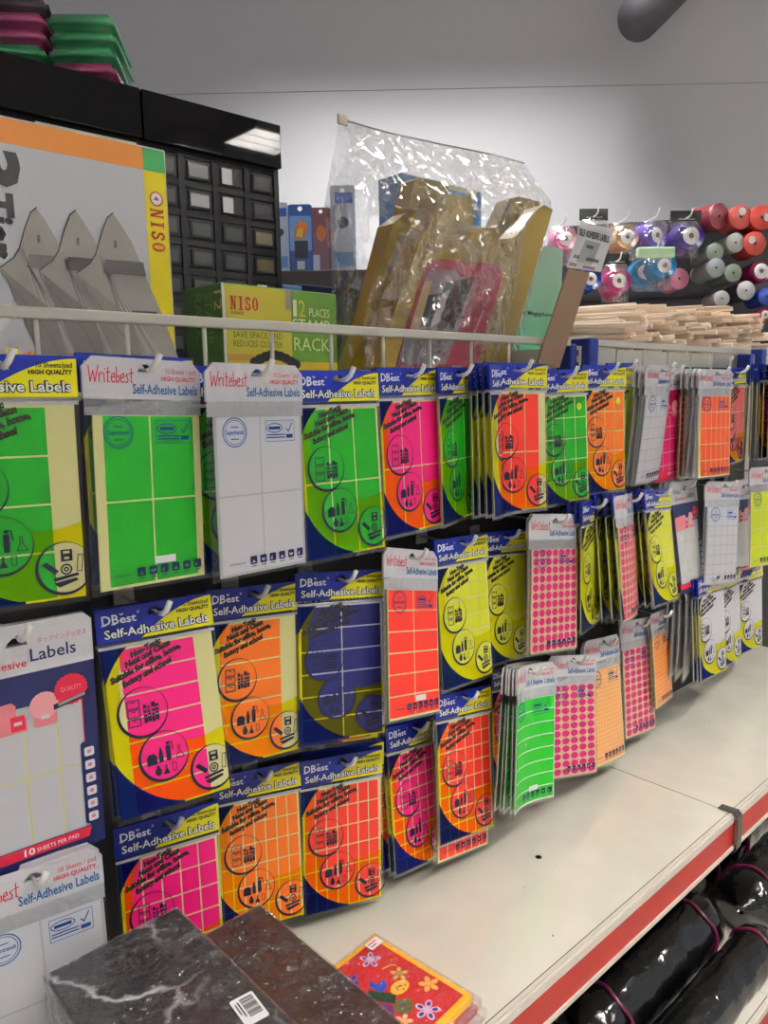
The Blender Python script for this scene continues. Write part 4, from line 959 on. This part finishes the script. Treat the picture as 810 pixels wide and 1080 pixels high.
def tray(outline, Y, th, lab, front):
    pts = frontpx(outline, Y)
    t = thing('letter_tray', lab, 'letter tray', (pts[12][0], Y, TS), 'amber letter trays', worldparts=True)
    z0 = TS + .001; pts = [(x, max(z, z0)) for x, z in pts]
    a = MB(); cx = sum(p[0] for p in pts) / len(pts); cz = sum(p[1] for p in pts) / len(pts)
    a.slab(pts, Y, Y + .004, M_AMB); a.build('tray_floor', t)
    b = MB(); n = len(pts); inn = [(x + (cx - x) * .035, z + (cz - z) * .035) for x, z in pts]
    for i in range(n):
        k = (i + 1) % n
        b.add([(pts[i][0], Y, pts[i][1]), (pts[k][0], Y, pts[k][1]), (pts[k][0], Y + th, pts[k][1]), (pts[i][0], Y + th, pts[i][1]),
               (inn[i][0], Y + .004, inn[i][1]), (inn[k][0], Y + .004, inn[k][1]), (inn[k][0], Y + th, inn[k][1]), (inn[i][0], Y + th, inn[i][1])], [(0, 1, 2, 3), (7, 6, 5, 4), (3, 2, 6, 7)], M_AMBE)
    b.build('tray_rim', t)
    for (u, v) in (((452, 260), (436, 240)) if front else ((436, 240),)):
        p = at(u, v, Y=Y); c = MB(); c.xf = Matrix.Translation((p.x, Y - .001, p.z)); c.lathe([(.001, -.004), (.005, -.003), (.006, .0005)], M_AMBE, 12); c.build('peg_boss', t)
    return t
t1 = tray(RT, 1.175, .045, 'amber plastic letter tray nested behind the front one inside the clear bag', False)
t2 = tray(FT, 1.105, .055, 'front amber plastic letter tray with a label card inside the clear bag', True)
Y = 1.1045
a = MB(); yy = Y - .001
card = frontpx([(417, 388), (428, 345), (447, 285), (452, 276), (462, 273), (523, 279), (530, 290), (503, 388)], Y)
a.slab(card, yy, yy + .0008, mat('card_crimson', (150, 44, 60), .4, coat=.4))
def cp(l, k, m): a.flat(frontpx(l, Y), yy - .0004 * k, m)
cp([(420, 384), (432, 345), (450, 290), (456, 283), (480, 286), (500, 300), (470, 384)], 1, mat('card_mauve', (140, 118, 124), .4, coat=.4))
cp([(404 + 22, 352), (438, 350), (452, 352), (470, 300), (496, 298), (488, 325), (458, 384), (420, 384)], 2, mat('card_grey', (112, 104, 112), .4, coat=.4))
cp([(438, 345), (448, 312), (470, 308), (462, 345)], 3, mat('card_dark', (38, 32, 40), .4, coat=.4)); cp([(455, 330), (470, 298), (500, 292), (478, 345)], 4, mat('card_dark', (38, 32, 40), .4))
cp([(450, 352), (465, 310), (474, 305), (458, 352)], 5, mat('card_pale', (170, 162, 160), .4)); cp([(430, 350), (447, 296), (455, 296), (440, 350)], 5, mat('card_tan', (176, 150, 110), .4))
p0 = at(497, 358, Y=Y); p1 = at(522, 300, Y=Y)
a.text('Document Tray', p0.x, p0.z, .011, yy - .0026, mat('card_lettering', (200, 170, 150), .4), .11, rot=math.atan2(p1.z - p0.z, p1.x - p0.x), bold=.01)
c = a.build('label_card', t2)

M_BAG = film('crackly_clear_bag', haze=.006, bump=(9, .9, .022), rough=.055, fk=.75, fmax=.25, crumple=24, foff=.01)
def bag():
    t = thing('clear_bag', 'large crumpled clear plastic bag holding the amber letter trays', 'plastic bag', (1.2, 1.1, TS), worldparts=True)
    top = [(358, 125), (410, 140), (470, 153), (520, 163), (553, 172)]; left = [(358, 125), (350, 170), (342, 215), (346, 260), (350, 300), (346, 340), (350, 392)]; right = [(553, 172), (566, 192), (582, 212), (580, 235), (570, 270), (556, 330), (545, 392)]
    nU, nV = 26, 30
    def samp(l, s):
        s *= len(l) - 1; i = min(int(s), len(l) - 2); k = s - i; return Vector((l[i][0] + (l[i + 1][0] - l[i][0]) * k, l[i][1] + (l[i + 1][1] - l[i][1]) * k))
    rnd = random.Random(3); nz = [[rnd.uniform(-1, 1) for _ in range(nU + 1)] for _ in range(nV + 1)]
    for side in (-1, 1):
        vs = []; fs = []
        for j in range(nV + 1):
            s = j / nV; L_, R_ = samp(left, s), samp(right, s); T0 = samp(top, 0)
            for i in range(nU + 1):
                u = i / nU; p = L_ + (R_ - L_) * u
                sag = (samp(top, u) - (Vector(top[0]) + (Vector(top[-1]) - Vector(top[0])) * u)) * (1 - s); p = p + sag
                e = min(1, math.sin(math.pi * u) * 2.2) * min(1, s * 3.2)
                yv = 1.165 + side * (.085 * e) + nz[j][i] * .003 * min(1, 4 * e + .1) + .010 * math.sin(u * 17 + s * 11) * e
                q = at(p.x, p.y, Y=max(1.062, yv)); vs.append((q.x, q.y, max(q.z, TS + .001)))
        for j in range(nV):
            for i in range(nU):
                k = j * (nU + 1) + i; fs.append((k, k + 1, k + nU + 2)); fs.append((k, k + nU + 2, k + nU + 1))
        a = MB(); a.add(vs, fs, M_BAG, True); a.build('bag_sheet', t)
    b = MB(); pts = [at(u, v, Y=1.163) for u, v in top]; b.tube(pts, .0016, film('bag_seam', haze=.35, bump=None), 6); b.build('seam', t)
    p = at(361, 127, Y=1.16); b = MB(); b.bbox((p.x - .011, p.y - .003, p.z - .008), (p.x + .011, p.y + .002, p.z + .010), mat('cream_tape', (214, 206, 182), .5), .001); b.build('tape_tab', t)
bag()

# megaphone carton
t = thing('megaphone_carton', 'tall green megaphone carton leaning behind the amber trays', 'box', (1.6, 1.25, TS), worldparts=True)
Y = 1.25; pts = frontpx([(540, 254), (594, 262), (590, 362), (575, 392), (520, 392)], Y); pts = [(x, max(z, TS + .001)) for x, z in pts]
a = MB(); MG = mat('megaphone_carton_print', (104, 178, 138), .35, coat=.2)
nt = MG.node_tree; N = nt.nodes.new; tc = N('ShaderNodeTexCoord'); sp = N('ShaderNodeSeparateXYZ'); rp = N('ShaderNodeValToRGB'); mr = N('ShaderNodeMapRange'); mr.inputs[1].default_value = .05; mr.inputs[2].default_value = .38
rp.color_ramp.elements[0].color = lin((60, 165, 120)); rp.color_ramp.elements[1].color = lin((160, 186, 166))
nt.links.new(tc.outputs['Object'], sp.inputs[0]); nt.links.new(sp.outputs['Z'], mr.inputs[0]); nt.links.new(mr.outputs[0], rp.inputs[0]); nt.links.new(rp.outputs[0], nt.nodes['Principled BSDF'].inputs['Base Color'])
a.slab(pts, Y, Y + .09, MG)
p0 = at(546, 331, Y=Y); p1 = at(582, 331.5, Y=Y); a.text('our Megaphone', p0.x, p0.z, .011, Y - .0006, M_BLACK, (p1 - p0).length * 1.02, bold=.02)
a.build('printed_carton', t)

# blue cartons standing behind the trays
a = MB(); p0 = at(424, 200, Y=1.32); p1 = at(508, 205, Y=1.32); BL_ = mat('light_blue_carton', (70, 136, 200), .35, coat=.2); zt = at(465, 192, Y=1.32).z
a.bbox((p0.x, 1.32, TS), (p1.x, 1.40, zt), BL_, .002); a.box((p0.x + .05, 1.3195, zt - .012), (p1.x - .02, 1.32, zt - .002), mat('pale_yellow_print', (226, 222, 170), .4))
a.box((p0.x, 1.3193, zt - .045), (p1.x, 1.32, zt - .041), M_WHITE)
tag(a.build('blue_carton'), 'light blue carton peeking out behind the amber trays', 'box')
a = MB(); p0 = at(291, 299, Y=1.42); p1 = at(345, 312, Y=1.42); a.bbox((p0.x, 1.42, TS), (p0.x + .07, 1.50, p0.z), mat('sky_blue_carton', (110, 160, 220), .4), .002); tag(a.build('blue_carton'), 'small sky blue carton between the drawer cabinet and the clear bag', 'box')
a = MB(); a.bbox((p0.x + .072, 1.43, TS), (p1.x + .05, 1.52, p0.z + .006), mat('navy_carton', (22, 36, 84), .4), .002); tag(a.build('navy_carton'), 'dark navy carton right of the small sky blue carton', 'box')

# ------------------------------------------------------------------ sign on a cardboard strip
YS = .925
t = thing('shelf_sign', 'tilted white paper sign on a brown cardboard strip', 'sign', tuple(at(580, 384, Y=YS)), worldparts=True)
a = MB(); q = frontpx([(600, 283), (622, 288), (590, 388), (567, 383)], YS); a.slab(q, YS, YS + .004, mat('brown_cardboard', (120, 96, 76), .8)); a.build('cardboard_strip', t)
q = frontpx([(613, 233), (647.5, 242.7), (633, 287), (597, 282)], YS)
a = MB(); a.slab(q, YS - .0012, YS - .0006, mat('sign_paper', (200, 198, 204), .6))
ex_ = Vector((q[1][0] - q[0][0], q[1][1] - q[0][1])); wS = ex_.length; rt = math.atan2(ex_.y, ex_.x); dn = Vector((q[3][0] - q[0][0], q[3][1] - q[0][1])); ex_.normalize()
def sp_(u, v): p = Vector(q[0]) + ex_ * (u * wS) + dn * v; return p.x, p.y
x, z = sp_(.05, .30); a.text('SELF ADHESIVE LABELS', x, z, .0135, YS - .0018, M_BLACK, wS * .9, rot=rt, bold=.03)
GP = mat('grey_photo_print', (150, 150, 152), .6); x0_, z0_ = sp_(.24, .40); 
a.flat([sp_(.27, .36), sp_(.72, .36), sp_(.66, .86), sp_(.20, .86)], YS - .0014, GP)
def scrib(u, v, w, m):
    k = 0
    while k < w:
        g = random.uniform(.03, .05); a.flat([sp_(u + k, v - .05), sp_(u + k + g * .8, v - .05), sp_(u + k + g * .7, v + .02), sp_(u + k - .01, v + .02)], YS - .0018, m); k += g + .012
scrib(.36, .50, .2, M_BLACK); scrib(.10, .76, .14, M_BLACK); scrib(.46, .76, .34, M_BLACK); scrib(.05, .93, .2, mat('faded_red_print', (150, 90, 100), .6)); scrib(.44, .93, .34, mat('faded_red_print', (150, 90, 100), .6))
a.build('paper_sign', t)

# ------------------------------------------------------------------ heap of wooden sticks
WOODS = [mat('pale_wood_%d' % i, c, .6) for i, c in enumerate(((246, 226, 206), (236, 210, 188), (248, 234, 220), (240, 218, 202)))]
for i, m in enumerate(WOODS): noise_color(m, 14, [(240, 216, 190), (230, 202, 174), (244, 226, 208), (232, 208, 188)][i], [(250, 234, 216), (244, 222, 200), (252, 242, 230), (246, 228, 212)][i])
rnd = random.Random(11)
stick_mesh = []
for v in range(5):
    w, h, L = ((.028, .012, .46), (.034, .011, .44), (.022, .0125, .42), (.030, .012, .48), (.040, .010, .40))[v]
    mb = MB(); bm = bmesh.new(); bmesh.ops.create_cube(bm, size=1)
    for q in bm.verts: q.co = Vector((q.co.x * w, (q.co.y + .5) * L, (q.co.z + .5) * h))
    bmesh.ops.bevel(bm, geom=bm.edges[:], offset=.0015, segments=1, affect='EDGES'); bm.verts.index_update()
    mb.add([q.co[:] for q in bm.verts], [[q.index for q in f.verts] for f in bm.faces], WOODS[v % 4]); bm.free()
    o = mb.build('wooden_stick'); stick_mesh.append(o.data); bpy.data.objects.remove(o)
nst = 0
for layer in range(13):
    z = .0975 + layer * .0125
    shrink = max(0, layer - 7) * .04
    x = 1.86 + shrink * .9 + rnd.uniform(0, .03)
    xe = 2.86 - shrink * 1.2
    base = rnd.uniform(.16, .5)
    while x < xe:
        o = bpy.data.objects.new('wooden_stick', stick_mesh[rnd.randrange(5)]); COL.objects.link(o)
        # far ones sit lower: the heap sinks in the middle
        sag = .018 * math.sin((x - 1.6) * 3.2) if layer > 3 else 0
        o.location = (x, 1.02 + max(0, layer - 3) * .006 + rnd.uniform(0, .10), z - sag + rnd.uniform(-.001, .001)); o.rotation_euler = (rnd.uniform(-.02, .03), rnd.uniform(-.12, .12), base + rnd.uniform(-.06, .06))
        tag(o, 'pale wooden stick in the heap on the right top shelf', 'wooden stick', 'wooden sticks heaped on the top shelf'); nst += 1
        x += rnd.uniform(.055, .10)

# ------------------------------------------------------------------ thread spools on the back rack
DS = 3.0
FWD = at(405, 540, D=1.0)
dirc = Vector((-.62, -.78, .05)).normalized()
M_LABEL = mat('spool_label', (232, 230, 232), .5); M_CORE = mat('spool_core', (116, 84, 74), .6); M_CORED = mat('spool_core_dark', (16, 14, 16), .6)
a = MB(); p0, p1 = at(592, 238, D=3.34), at(900, 238, D=3.10); pb = at(592, 420, D=3.34); 
dxv = Vector((p1.x - p0.x, p1.y - p0.y, 0)).normalized(); nn = Vector((-dxv.y, dxv.x, 0))
L_ = (p1 - p0).length
a.xf = Matrix(((dxv.x, nn.x, 0, p0.x), (dxv.y, nn.y, 0, p0.y), (0, 0, 1, 0), (0, 0, 0, 1)))
a.box((0, 0, -CZ + .001), (L_, .05, p0.z - .004), mat('dark_slat_panel', (44, 42, 48), .6))
for k in range(6): a.box((0, -.004, p0.z - .05 - k * .09), (L_, 0, p0.z - .035 - k * .09), mat('dark_slat', (30, 29, 33), .5))
a.xf = None
tag(a.build('back_rack'), 'dark slatted rack behind the thread spools', 'rack')
def spool(px, py, r, col, lab, face='label', flange=None, L=.10, d=None, core=True, dark=False, lr=.5, D=DS):
    p = at(px, py, D=D); R = r * D / F_PX
    q = (d or dirc).to_track_quat('-Y', 'Z')
    t = thing('thread_spool', lab, 'thread spool', (p.x, p.y, p.z), 'thread spools on the back rack'); t.rotation_euler = q.to_euler()
    col = tuple(int(k * .9) for k in col)
    m = mat('thread_%d_%d_%d' % col, col, .38, bump=(120, .3, .002), coat=.3)
    a = MB(); pr = [(R * .94, .0)]
    n = 12
    for i in range(n + 1): pr.append((R * (.97 + .03 * (i % 2)), .003 + i * L / n))
    pr.append((R * .8, L + .006)); a.lathe(pr, m, 28); a.build('thread', t)
    b = MB()
    if face == 'label':
        b.lathe([(R * .2, -.0030), (R * lr, -.0030), (R * (lr + .03), -.0005)], M_LABEL, 24); b.lathe([(.0005, -.0042), (R * .17, -.0040), (R * .19, -.002)], M_CORED if dark else M_CORE, 12)
        b.build('end_label', t)
    else:
        face = tuple(int(k * .88) for k in face); fm = mat('flange_%d_%d_%d' % face, face, .35, coat=.3)
        b.lathe([(R * .12, -.0040), (R * .97, -.0040), (R * 1.0, -.001), (R * .96, .002)], fm, 28); b.lathe([(.0005, -.0052), (R * .10, -.0050), (R * .12, -.003)], M_CORED, 12); b.build('end_flange', t)
        if flange:
            c = MB(); x, z = flange; c.flat([(x * R + R * .34 * math.cos(k * .785), z * R + R * .34 * math.sin(k * .785)) for k in range(8)], -.0046, M_LABEL); c.build('sticker', t)
    return t
tilt = lambda x, z: Vector((-.62 + x * .78, -.78 - x * .62, z)).normalized()
spool(597, 251.6, 12.5, (240, 110, 170), 'light pink thread spool at the left end of the back rack', lr=.55)
spool(662, 249.6, 13, (226, 178, 120), 'peach thread spool right of the white paper sign', lr=.55)
spool(693, 248, 15, (104, 74, 180), 'lavender purple thread spool turned to the right', d=tilt(.45, .05), lr=.5)
spool(729, 248.6, 15.5, (66, 28, 140), 'deep violet thread spool with a round white label', lr=.55)
spool(623, 294, 12.5, (30, 70, 170), 'blue thread spool under the sign on the back rack', lr=.5)
spool(653, 296, 14, (214, 14, 120), 'magenta thread spool below the peach one', lr=.5)
spool(701, 280, 14, (20, 140, 205), 'cyan blue thread spool, front one of its bag', lr=.5, L=.08)
spool(680, 287, 14, (30, 150, 215), 'cyan blue thread spool deeper in the same bag', lr=.5, L=.06, D=3.12)
spool(716, 294, 11, (226, 130, 160), 'pale pink thread spool right of the cyan ones', face=(236, 150, 180), D=3.08)
spool(758, 228, 13.5, (150, 50, 60), 'dull maroon thread cone at the left of the top row', face=(164, 76, 84), d=tilt(.35, -.05))
spool(781, 229, 12.5, (214, 84, 84), 'coral thread cone in the middle of the top row', face=(226, 96, 90), flange=(.1, .45))
spool(803, 229.6, 13, (216, 62, 54), 'red thread cone at the right of the top row', face=(228, 74, 62), flange=(.5, .0))
spool(775.5, 256, 10, (170, 176, 166), 'white ended thread cone below the coral one', face=(200, 202, 198), L=.13)
spool(796, 257, 12.5, (214, 66, 60), 'red thread cone in the second row at right', face=(226, 82, 70), flange=(-.3, .3))
spool(754, 266, 9.5, (120, 130, 120), 'grey green thread cone left in the second row', face=(150, 164, 150), L=.13)
spool(755, 282.5, 10, (150, 156, 156), 'pale grey thread cone with ridged windings', face=(186, 196, 200), L=.14)
spool(773, 288, 9.5, (110, 122, 110), 'dark grey green thread cone right of the ridged grey one', face=(150, 166, 150), L=.14)
spool(803, 286, 11, (160, 10, 90), 'crimson magenta thread spool at the right edge', lr=.7)
spool(786.6, 306.5, 10, (60, 60, 66), 'dark thread spool with a white end at the lower right', face=(214, 214, 218), L=.12)
spool(761, 315, 8.5, (150, 140, 140), 'small white ended spool just above the sticks', face=(206, 204, 206), L=.1)
spool(808, 313, 9, (20, 50, 150), 'blue thread spool low at the right edge', face=(30, 70, 180))
spool(807, 332, 7, (200, 30, 60), 'red spool behind the sticks at right edge', lr=.6)
M_POLY = film('polybag', haze=.02, bump=(60, .5, .006), rough=.1, fk=.7, fmax=.4)
M_HEAD = mat('black_header_card', (10, 10, 12), .3, coat=.3)
def hang_bag(u0, v0, u1, v1, cu, lab, D=2.93, card=True):
    c = at((u0 + u1) / 2, v0, D=D); sx = (u1 - u0) * D / F_PX; szz = (v1 - v0) * D / F_PX; ch = 6.5 * D / F_PX
    t = thing('hanging_polybag', lab, 'polybag', (c.x, c.y, c.z), 'polybags on the back rack', rot=(0, 0, math.radians(-40)))
    a = MB(); n = 8; vs = []; fs = []
    for side in (-1, 1):
        o = len(vs)
        for j in range(n + 1):
            for i in range(n + 1):
                s, u = j / n, i / n; e = math.sin(math.pi * u) * math.sin(math.pi * min(1, s * .9 + .05)); vs.append((sx * (u - .5), .01 + side * (.002 + .055 * e) + random.uniform(-.004, .004) * e + .05, -szz * s))
        for j in range(n):
            for i in range(n): k = o + j * (n + 1) + i; fs.append((k, k + 1, k + n + 2, k + n + 1))
    a.add(vs, fs, M_POLY); a.build('clear_bag', t)
    if card:
        b = MB(); b.bbox((-cu * D / F_PX / 2, .055, -.004), (cu * D / F_PX / 2, .059, ch * 1.7), M_HEAD, .001); b.flat(rect(-.03, .006, .035, .010), .0545, mat('grey_print', (150, 150, 155), .5)); b.build('header_card', t)
    h = MB(); h.tube([(0, .12, .012), (0, .03, .010), (0, .01, .014), (0, -.005, .034)], .003, M_TIP); h.build('hook', t)
hang_bag(582, 236, 612, 276, 30, 'polybag around the light pink spool at the left end', card=False)
hang_bag(614, 228, 648, 262, 31, 'polybag with black header behind the sign')
hang_bag(646, 232, 680, 270, 30, 'polybag around the peach spool', card=False)
hang_bag(678, 230, 712, 268, 30, 'polybag around the lavender spool', card=False)
hang_bag(714, 230, 746, 268, 34, 'polybag with black header over the deep violet spool')
hang_bag(640, 276, 670, 316, 28, 'polybag with black header over the magenta spool')
hang_bag(672, 266, 716, 304, 30, 'polybag around the cyan spools', card=False)
a = MB(); c = at(692, 267, D=2.90); a.xf = Matrix.Translation(c) @ Matrix.Rotation(math.radians(-40), 4, 'Z'); a.bbox((-.072, -.01, -.016), (.072, .02, .022), mat('mint_packet', (176, 212, 176), .5, coat=.3), .006); tag(a.build('mint_packet'), 'pale mint green packet above the cyan spools', 'packet')

# blister packs at the back left
def blister(u0, v0, u1, v1, D, lab, kind):
    c = at((u0 + u1) / 2, v1, D=D); sx = (u1 - u0) * D / F_PX; sz_ = (v1 - v0) * D / F_PX
    t = thing('blister_pack', lab, 'blister pack', (c.x, c.y, c.z), 'blister packs on the back display', rot=(0, 0, math.radians(-42)))
    BK = {'blue': (46, 84, 160), 'white': (214, 220, 232), 'mauve': (140, 84, 92)}[kind]
    a = MB(); a.slab([rrect(-sx / 2, 0, sx / 2, sz_, sx * .12), circ(0, sz_ * .94, sx * .10, n=10)[::-1]], 0, .003, mat('blister_card_' + kind, BK, .35, coat=.3))
    if kind == 'blue':
        a.flat(rrect(-sx * .46, sz_ * .36, sx * .46, sz_ * .84, sx * .08), -.001, mat('blister_sky', (120, 166, 222), .4))
        a.flat([(-sx * .28, sz_ * .55), (-sx * .22, sz_ * .68), (0, sz_ * .78), (sx * .30, sz_ * .74), (sx * .26, sz_ * .58), (0, sz_ * .52)], -.002, mat('blister_flame', (224, 120, 40), .4)); a.flat([(-sx * .2, sz_ * .56), (-sx * .12, sz_ * .66), (sx * .12, sz_ * .68), (sx * .08, sz_ * .54)], -.003, mat('blister_flame_core', (242, 206, 70), .4))
        a.flat(rect(-sx * .26, sz_ * .26, sx * .30, sz_ * .50), -.002, mat('blister_dark', (20, 26, 46), .4)); a.flat(rect(-sx * .18, sz_ * .10, sx * .14, sz_ * .22), -.002, M_WHITE)
    elif kind == 'white':
        a.flat(rect(-sx * .3, sz_ * .80, sx * .4, sz_ * .92), -.001, mat('blister_blue_print', (60, 96, 190), .4)); a.flat(circ(0, sz_ * .58, sx * .22, n=14), -.001, mat('blister_dark', (20, 26, 46), .4)); a.flat(rect(-sx * .4, sz_ * .08, sx * .4, sz_ * .24), -.001, mat('blister_sky', (120, 166, 222), .4))
    else:
        a.flat(circ(0, sz_ * .62, sx * .26, sz_ * .12, 14), -.001, mat('blister_flame', (224, 120, 40), .4)); a.flat(rect(-sx * .5, 0, -sx * .1, sz_ * .3), -.001, M_WHITE)
    a.build('backing_card', t)
    b = MB(); b.bbox((-sx * .36, -.022, sz_ * .06), (sx * .36, -.004, sz_ * .62), M_POLY, .006); b.build('clear_blister', t)
blister(306, 219, 331, 292, 2.6, 'blue blister pack with an orange flame picture', 'blue')
blister(288, 217, 306, 288, 2.66, 'white and blue blister pack beside the drawer cabinet', 'white')
blister(330, 222, 350, 290, 2.66, 'mauve and white blister pack behind the clear bag', 'mauve')
blister(350, 200, 376, 288, 2.70, 'white and blue blister pack seen through the clear bag', 'white')
q0, q1 = at(270, 294, D=2.7), at(420, 296, D=2.7)
dv = Vector((q1.x - q0.x, q1.y - q0.y, 0)); LL = dv.length; dv.normalize(); nv = Vector((-dv.y, dv.x, 0))
a = MB(); a.xf = Matrix(((dv.x, nv.x, 0, q0.x), (dv.y, nv.y, 0, q0.y), (0, 0, 1, 0), (0, 0, 0, 1)))
a.bbox((0, -.14, -CZ + .001), (LL, .14, q0.z + .004), mat('dark_counter', (52, 46, 46), .5), .004); a.xf = None
tag(a.build('display_counter'), 'dark display counter under the blister packs at the back', 'counter')

# ------------------------------------------------------------------ pipe out of the back wall
M_PIPE = mat('grey_pipe', (88, 86, 92), .5)
def wall_hit(u, v):
    d = at(u, v, D=1.0); k = wo.dot(wn) / d.dot(wn); return d * k
w0 = wall_hit(727, -32); w1 = at(773, -76, D=w0.length * .86)
ax = (w1 - w0).normalized(); rp_ = 20 * 3.75 / F_PX
r = thing('pipe', 'grey round pipe coming out of the wall at upper right', 'pipe', tuple(w0), worldparts=True)
a = MB(); a.tube([w0 - ax * .7, w1 + ax * .5], rp_, M_PIPE, 32); a.build('pipe_tube', r)
a = MB(); a.tube([w0 + ax * .34, w0 + ax * .36, w0 + ax * .52, w0 + ax * .54], [rp_ * 1.005, rp_ * 1.07, rp_ * 1.07, rp_ * 1.005], M_PIPE, 32); a.build('coupling', r)
a = MB(); pl = mat('ragged_plaster', (170, 168, 170), .9); e1 = wl; e2 = Vector((0, 0, 1)); n = 26
ringp = [w0 - wn * .003 + e1 * (rp_ * (1.25 + random.uniform(-.1, .16)) * math.cos(k * 2 * math.pi / n)) + e2 * (rp_ * (1.2 + random.uniform(-.1, .16)) * math.sin(k * 2 * math.pi / n)) for k in range(n)]
a.add(ringp + [p - wn * .006 for p in ringp], [tuple(range(n))[::-1], tuple(range(n, 2 * n))] + [(k, (k + 1) % n, n + (k + 1) % n, n + k) for k in range(n)], pl); a.build('plaster_collar', r)

# ------------------------------------------------------------------ lights: ceiling fixtures and world
M_HOUS = mat('fixture_white', (220, 220, 220), .5)
def fixture(x, y, rz, L, Wd, power, lab):
    t = thing('ceiling_light', lab, 'ceiling light', (x, y, CEIL_Z - .075), 'ceiling light fixtures', rot=(0, 0, rz))
    a = MB(); a.box((-L / 2, -Wd / 2, .03), (L / 2, Wd / 2, .074), M_HOUS)
    [a.box((-L / 2, yy_, -.10), (L / 2, yy_ + .01, .03), M_HOUS) for yy_ in (-Wd / 2, -Wd / 6, Wd / 6 - .01, Wd / 2 - .01)]; a.box((-L / 2, -Wd / 2, -.10), (-L / 2 + .01, Wd / 2, .03), M_HOUS); a.box((L / 2 - .01, -Wd / 2, -.10), (L / 2, Wd / 2, .03), M_HOUS); a.build('housing', t)
    e = mat('lit_tube_%d' % int(power), (255, 250, 242), .5, emit=power)
    n = 3
    for i in range(n):
        b = MB(); yy = (i - (n - 1) / 2) * Wd / n; b.tube([(-L / 2 + .02, yy, .014), (L / 2 - .02, yy, .014)], .016, e, 8); b.build('tube', t)
for i, (x, y, rz, L, pw, lab) in enumerate(LIGHTS): fixture(x, y, rz, L, .5, pw, lab)
S.world = bpy.data.worlds.new('shop_world'); S.world.use_nodes = True
bg = S.world.node_tree.nodes['Background']; bg.inputs[0].default_value = (.93, .96, 1.0, 1); bg.inputs[1].default_value = WORLD
for (x, y, z, sx, sy, spread, en) in SPOTS:
    l = bpy.data.lights.new('wall_downlight', 'AREA'); l.shape = 'RECTANGLE'; l.size = sx; l.size_y = sy; l.energy = en; l.spread = math.radians(spread); l.color = (1, .985, .96)
    o = bpy.data.objects.new('wall_downlight', l); COL.objects.link(o); o.location = (x, y, z); o.rotation_euler = (0, 0, math.atan2(wl.y, wl.x))

# ------------------------------------------------------------------ camera, colour management, lift to floor level
cd = bpy.data.cameras.new('camera'); cam = bpy.data.objects.new('camera', cd); COL.objects.link(cam)
cam.matrix_world = CAM.to_4x4(); cd.sensor_fit = 'VERTICAL'; cd.sensor_height = 36; cd.lens = F_PX / 1080 * 36; cd.clip_start = .02; cd.clip_end = 60
S.camera = cam
for o in list(S.objects):
    if '_base' in o: del o['_base']
    if o.parent is None:
        if o.type == 'MESH' and o.location.length < 1e-6:
            bb = [Vector(c) for c in o.bound_box]; c = sum(bb, Vector()) / 8; c.z = min(v.z for v in bb)
            if o.data.users == 1: o.data.transform(Matrix.Translation(-c)); o.location = c
        o.location.z += CZ
S.view_settings.view_transform = 'Standard'; S.view_settings.look = 'None'; S.view_settings.gamma = 1; S.view_settings.use_curve_mapping = False
S.view_settings.exposure = EXPO
S.cycles.transparent_max_bounces = 24
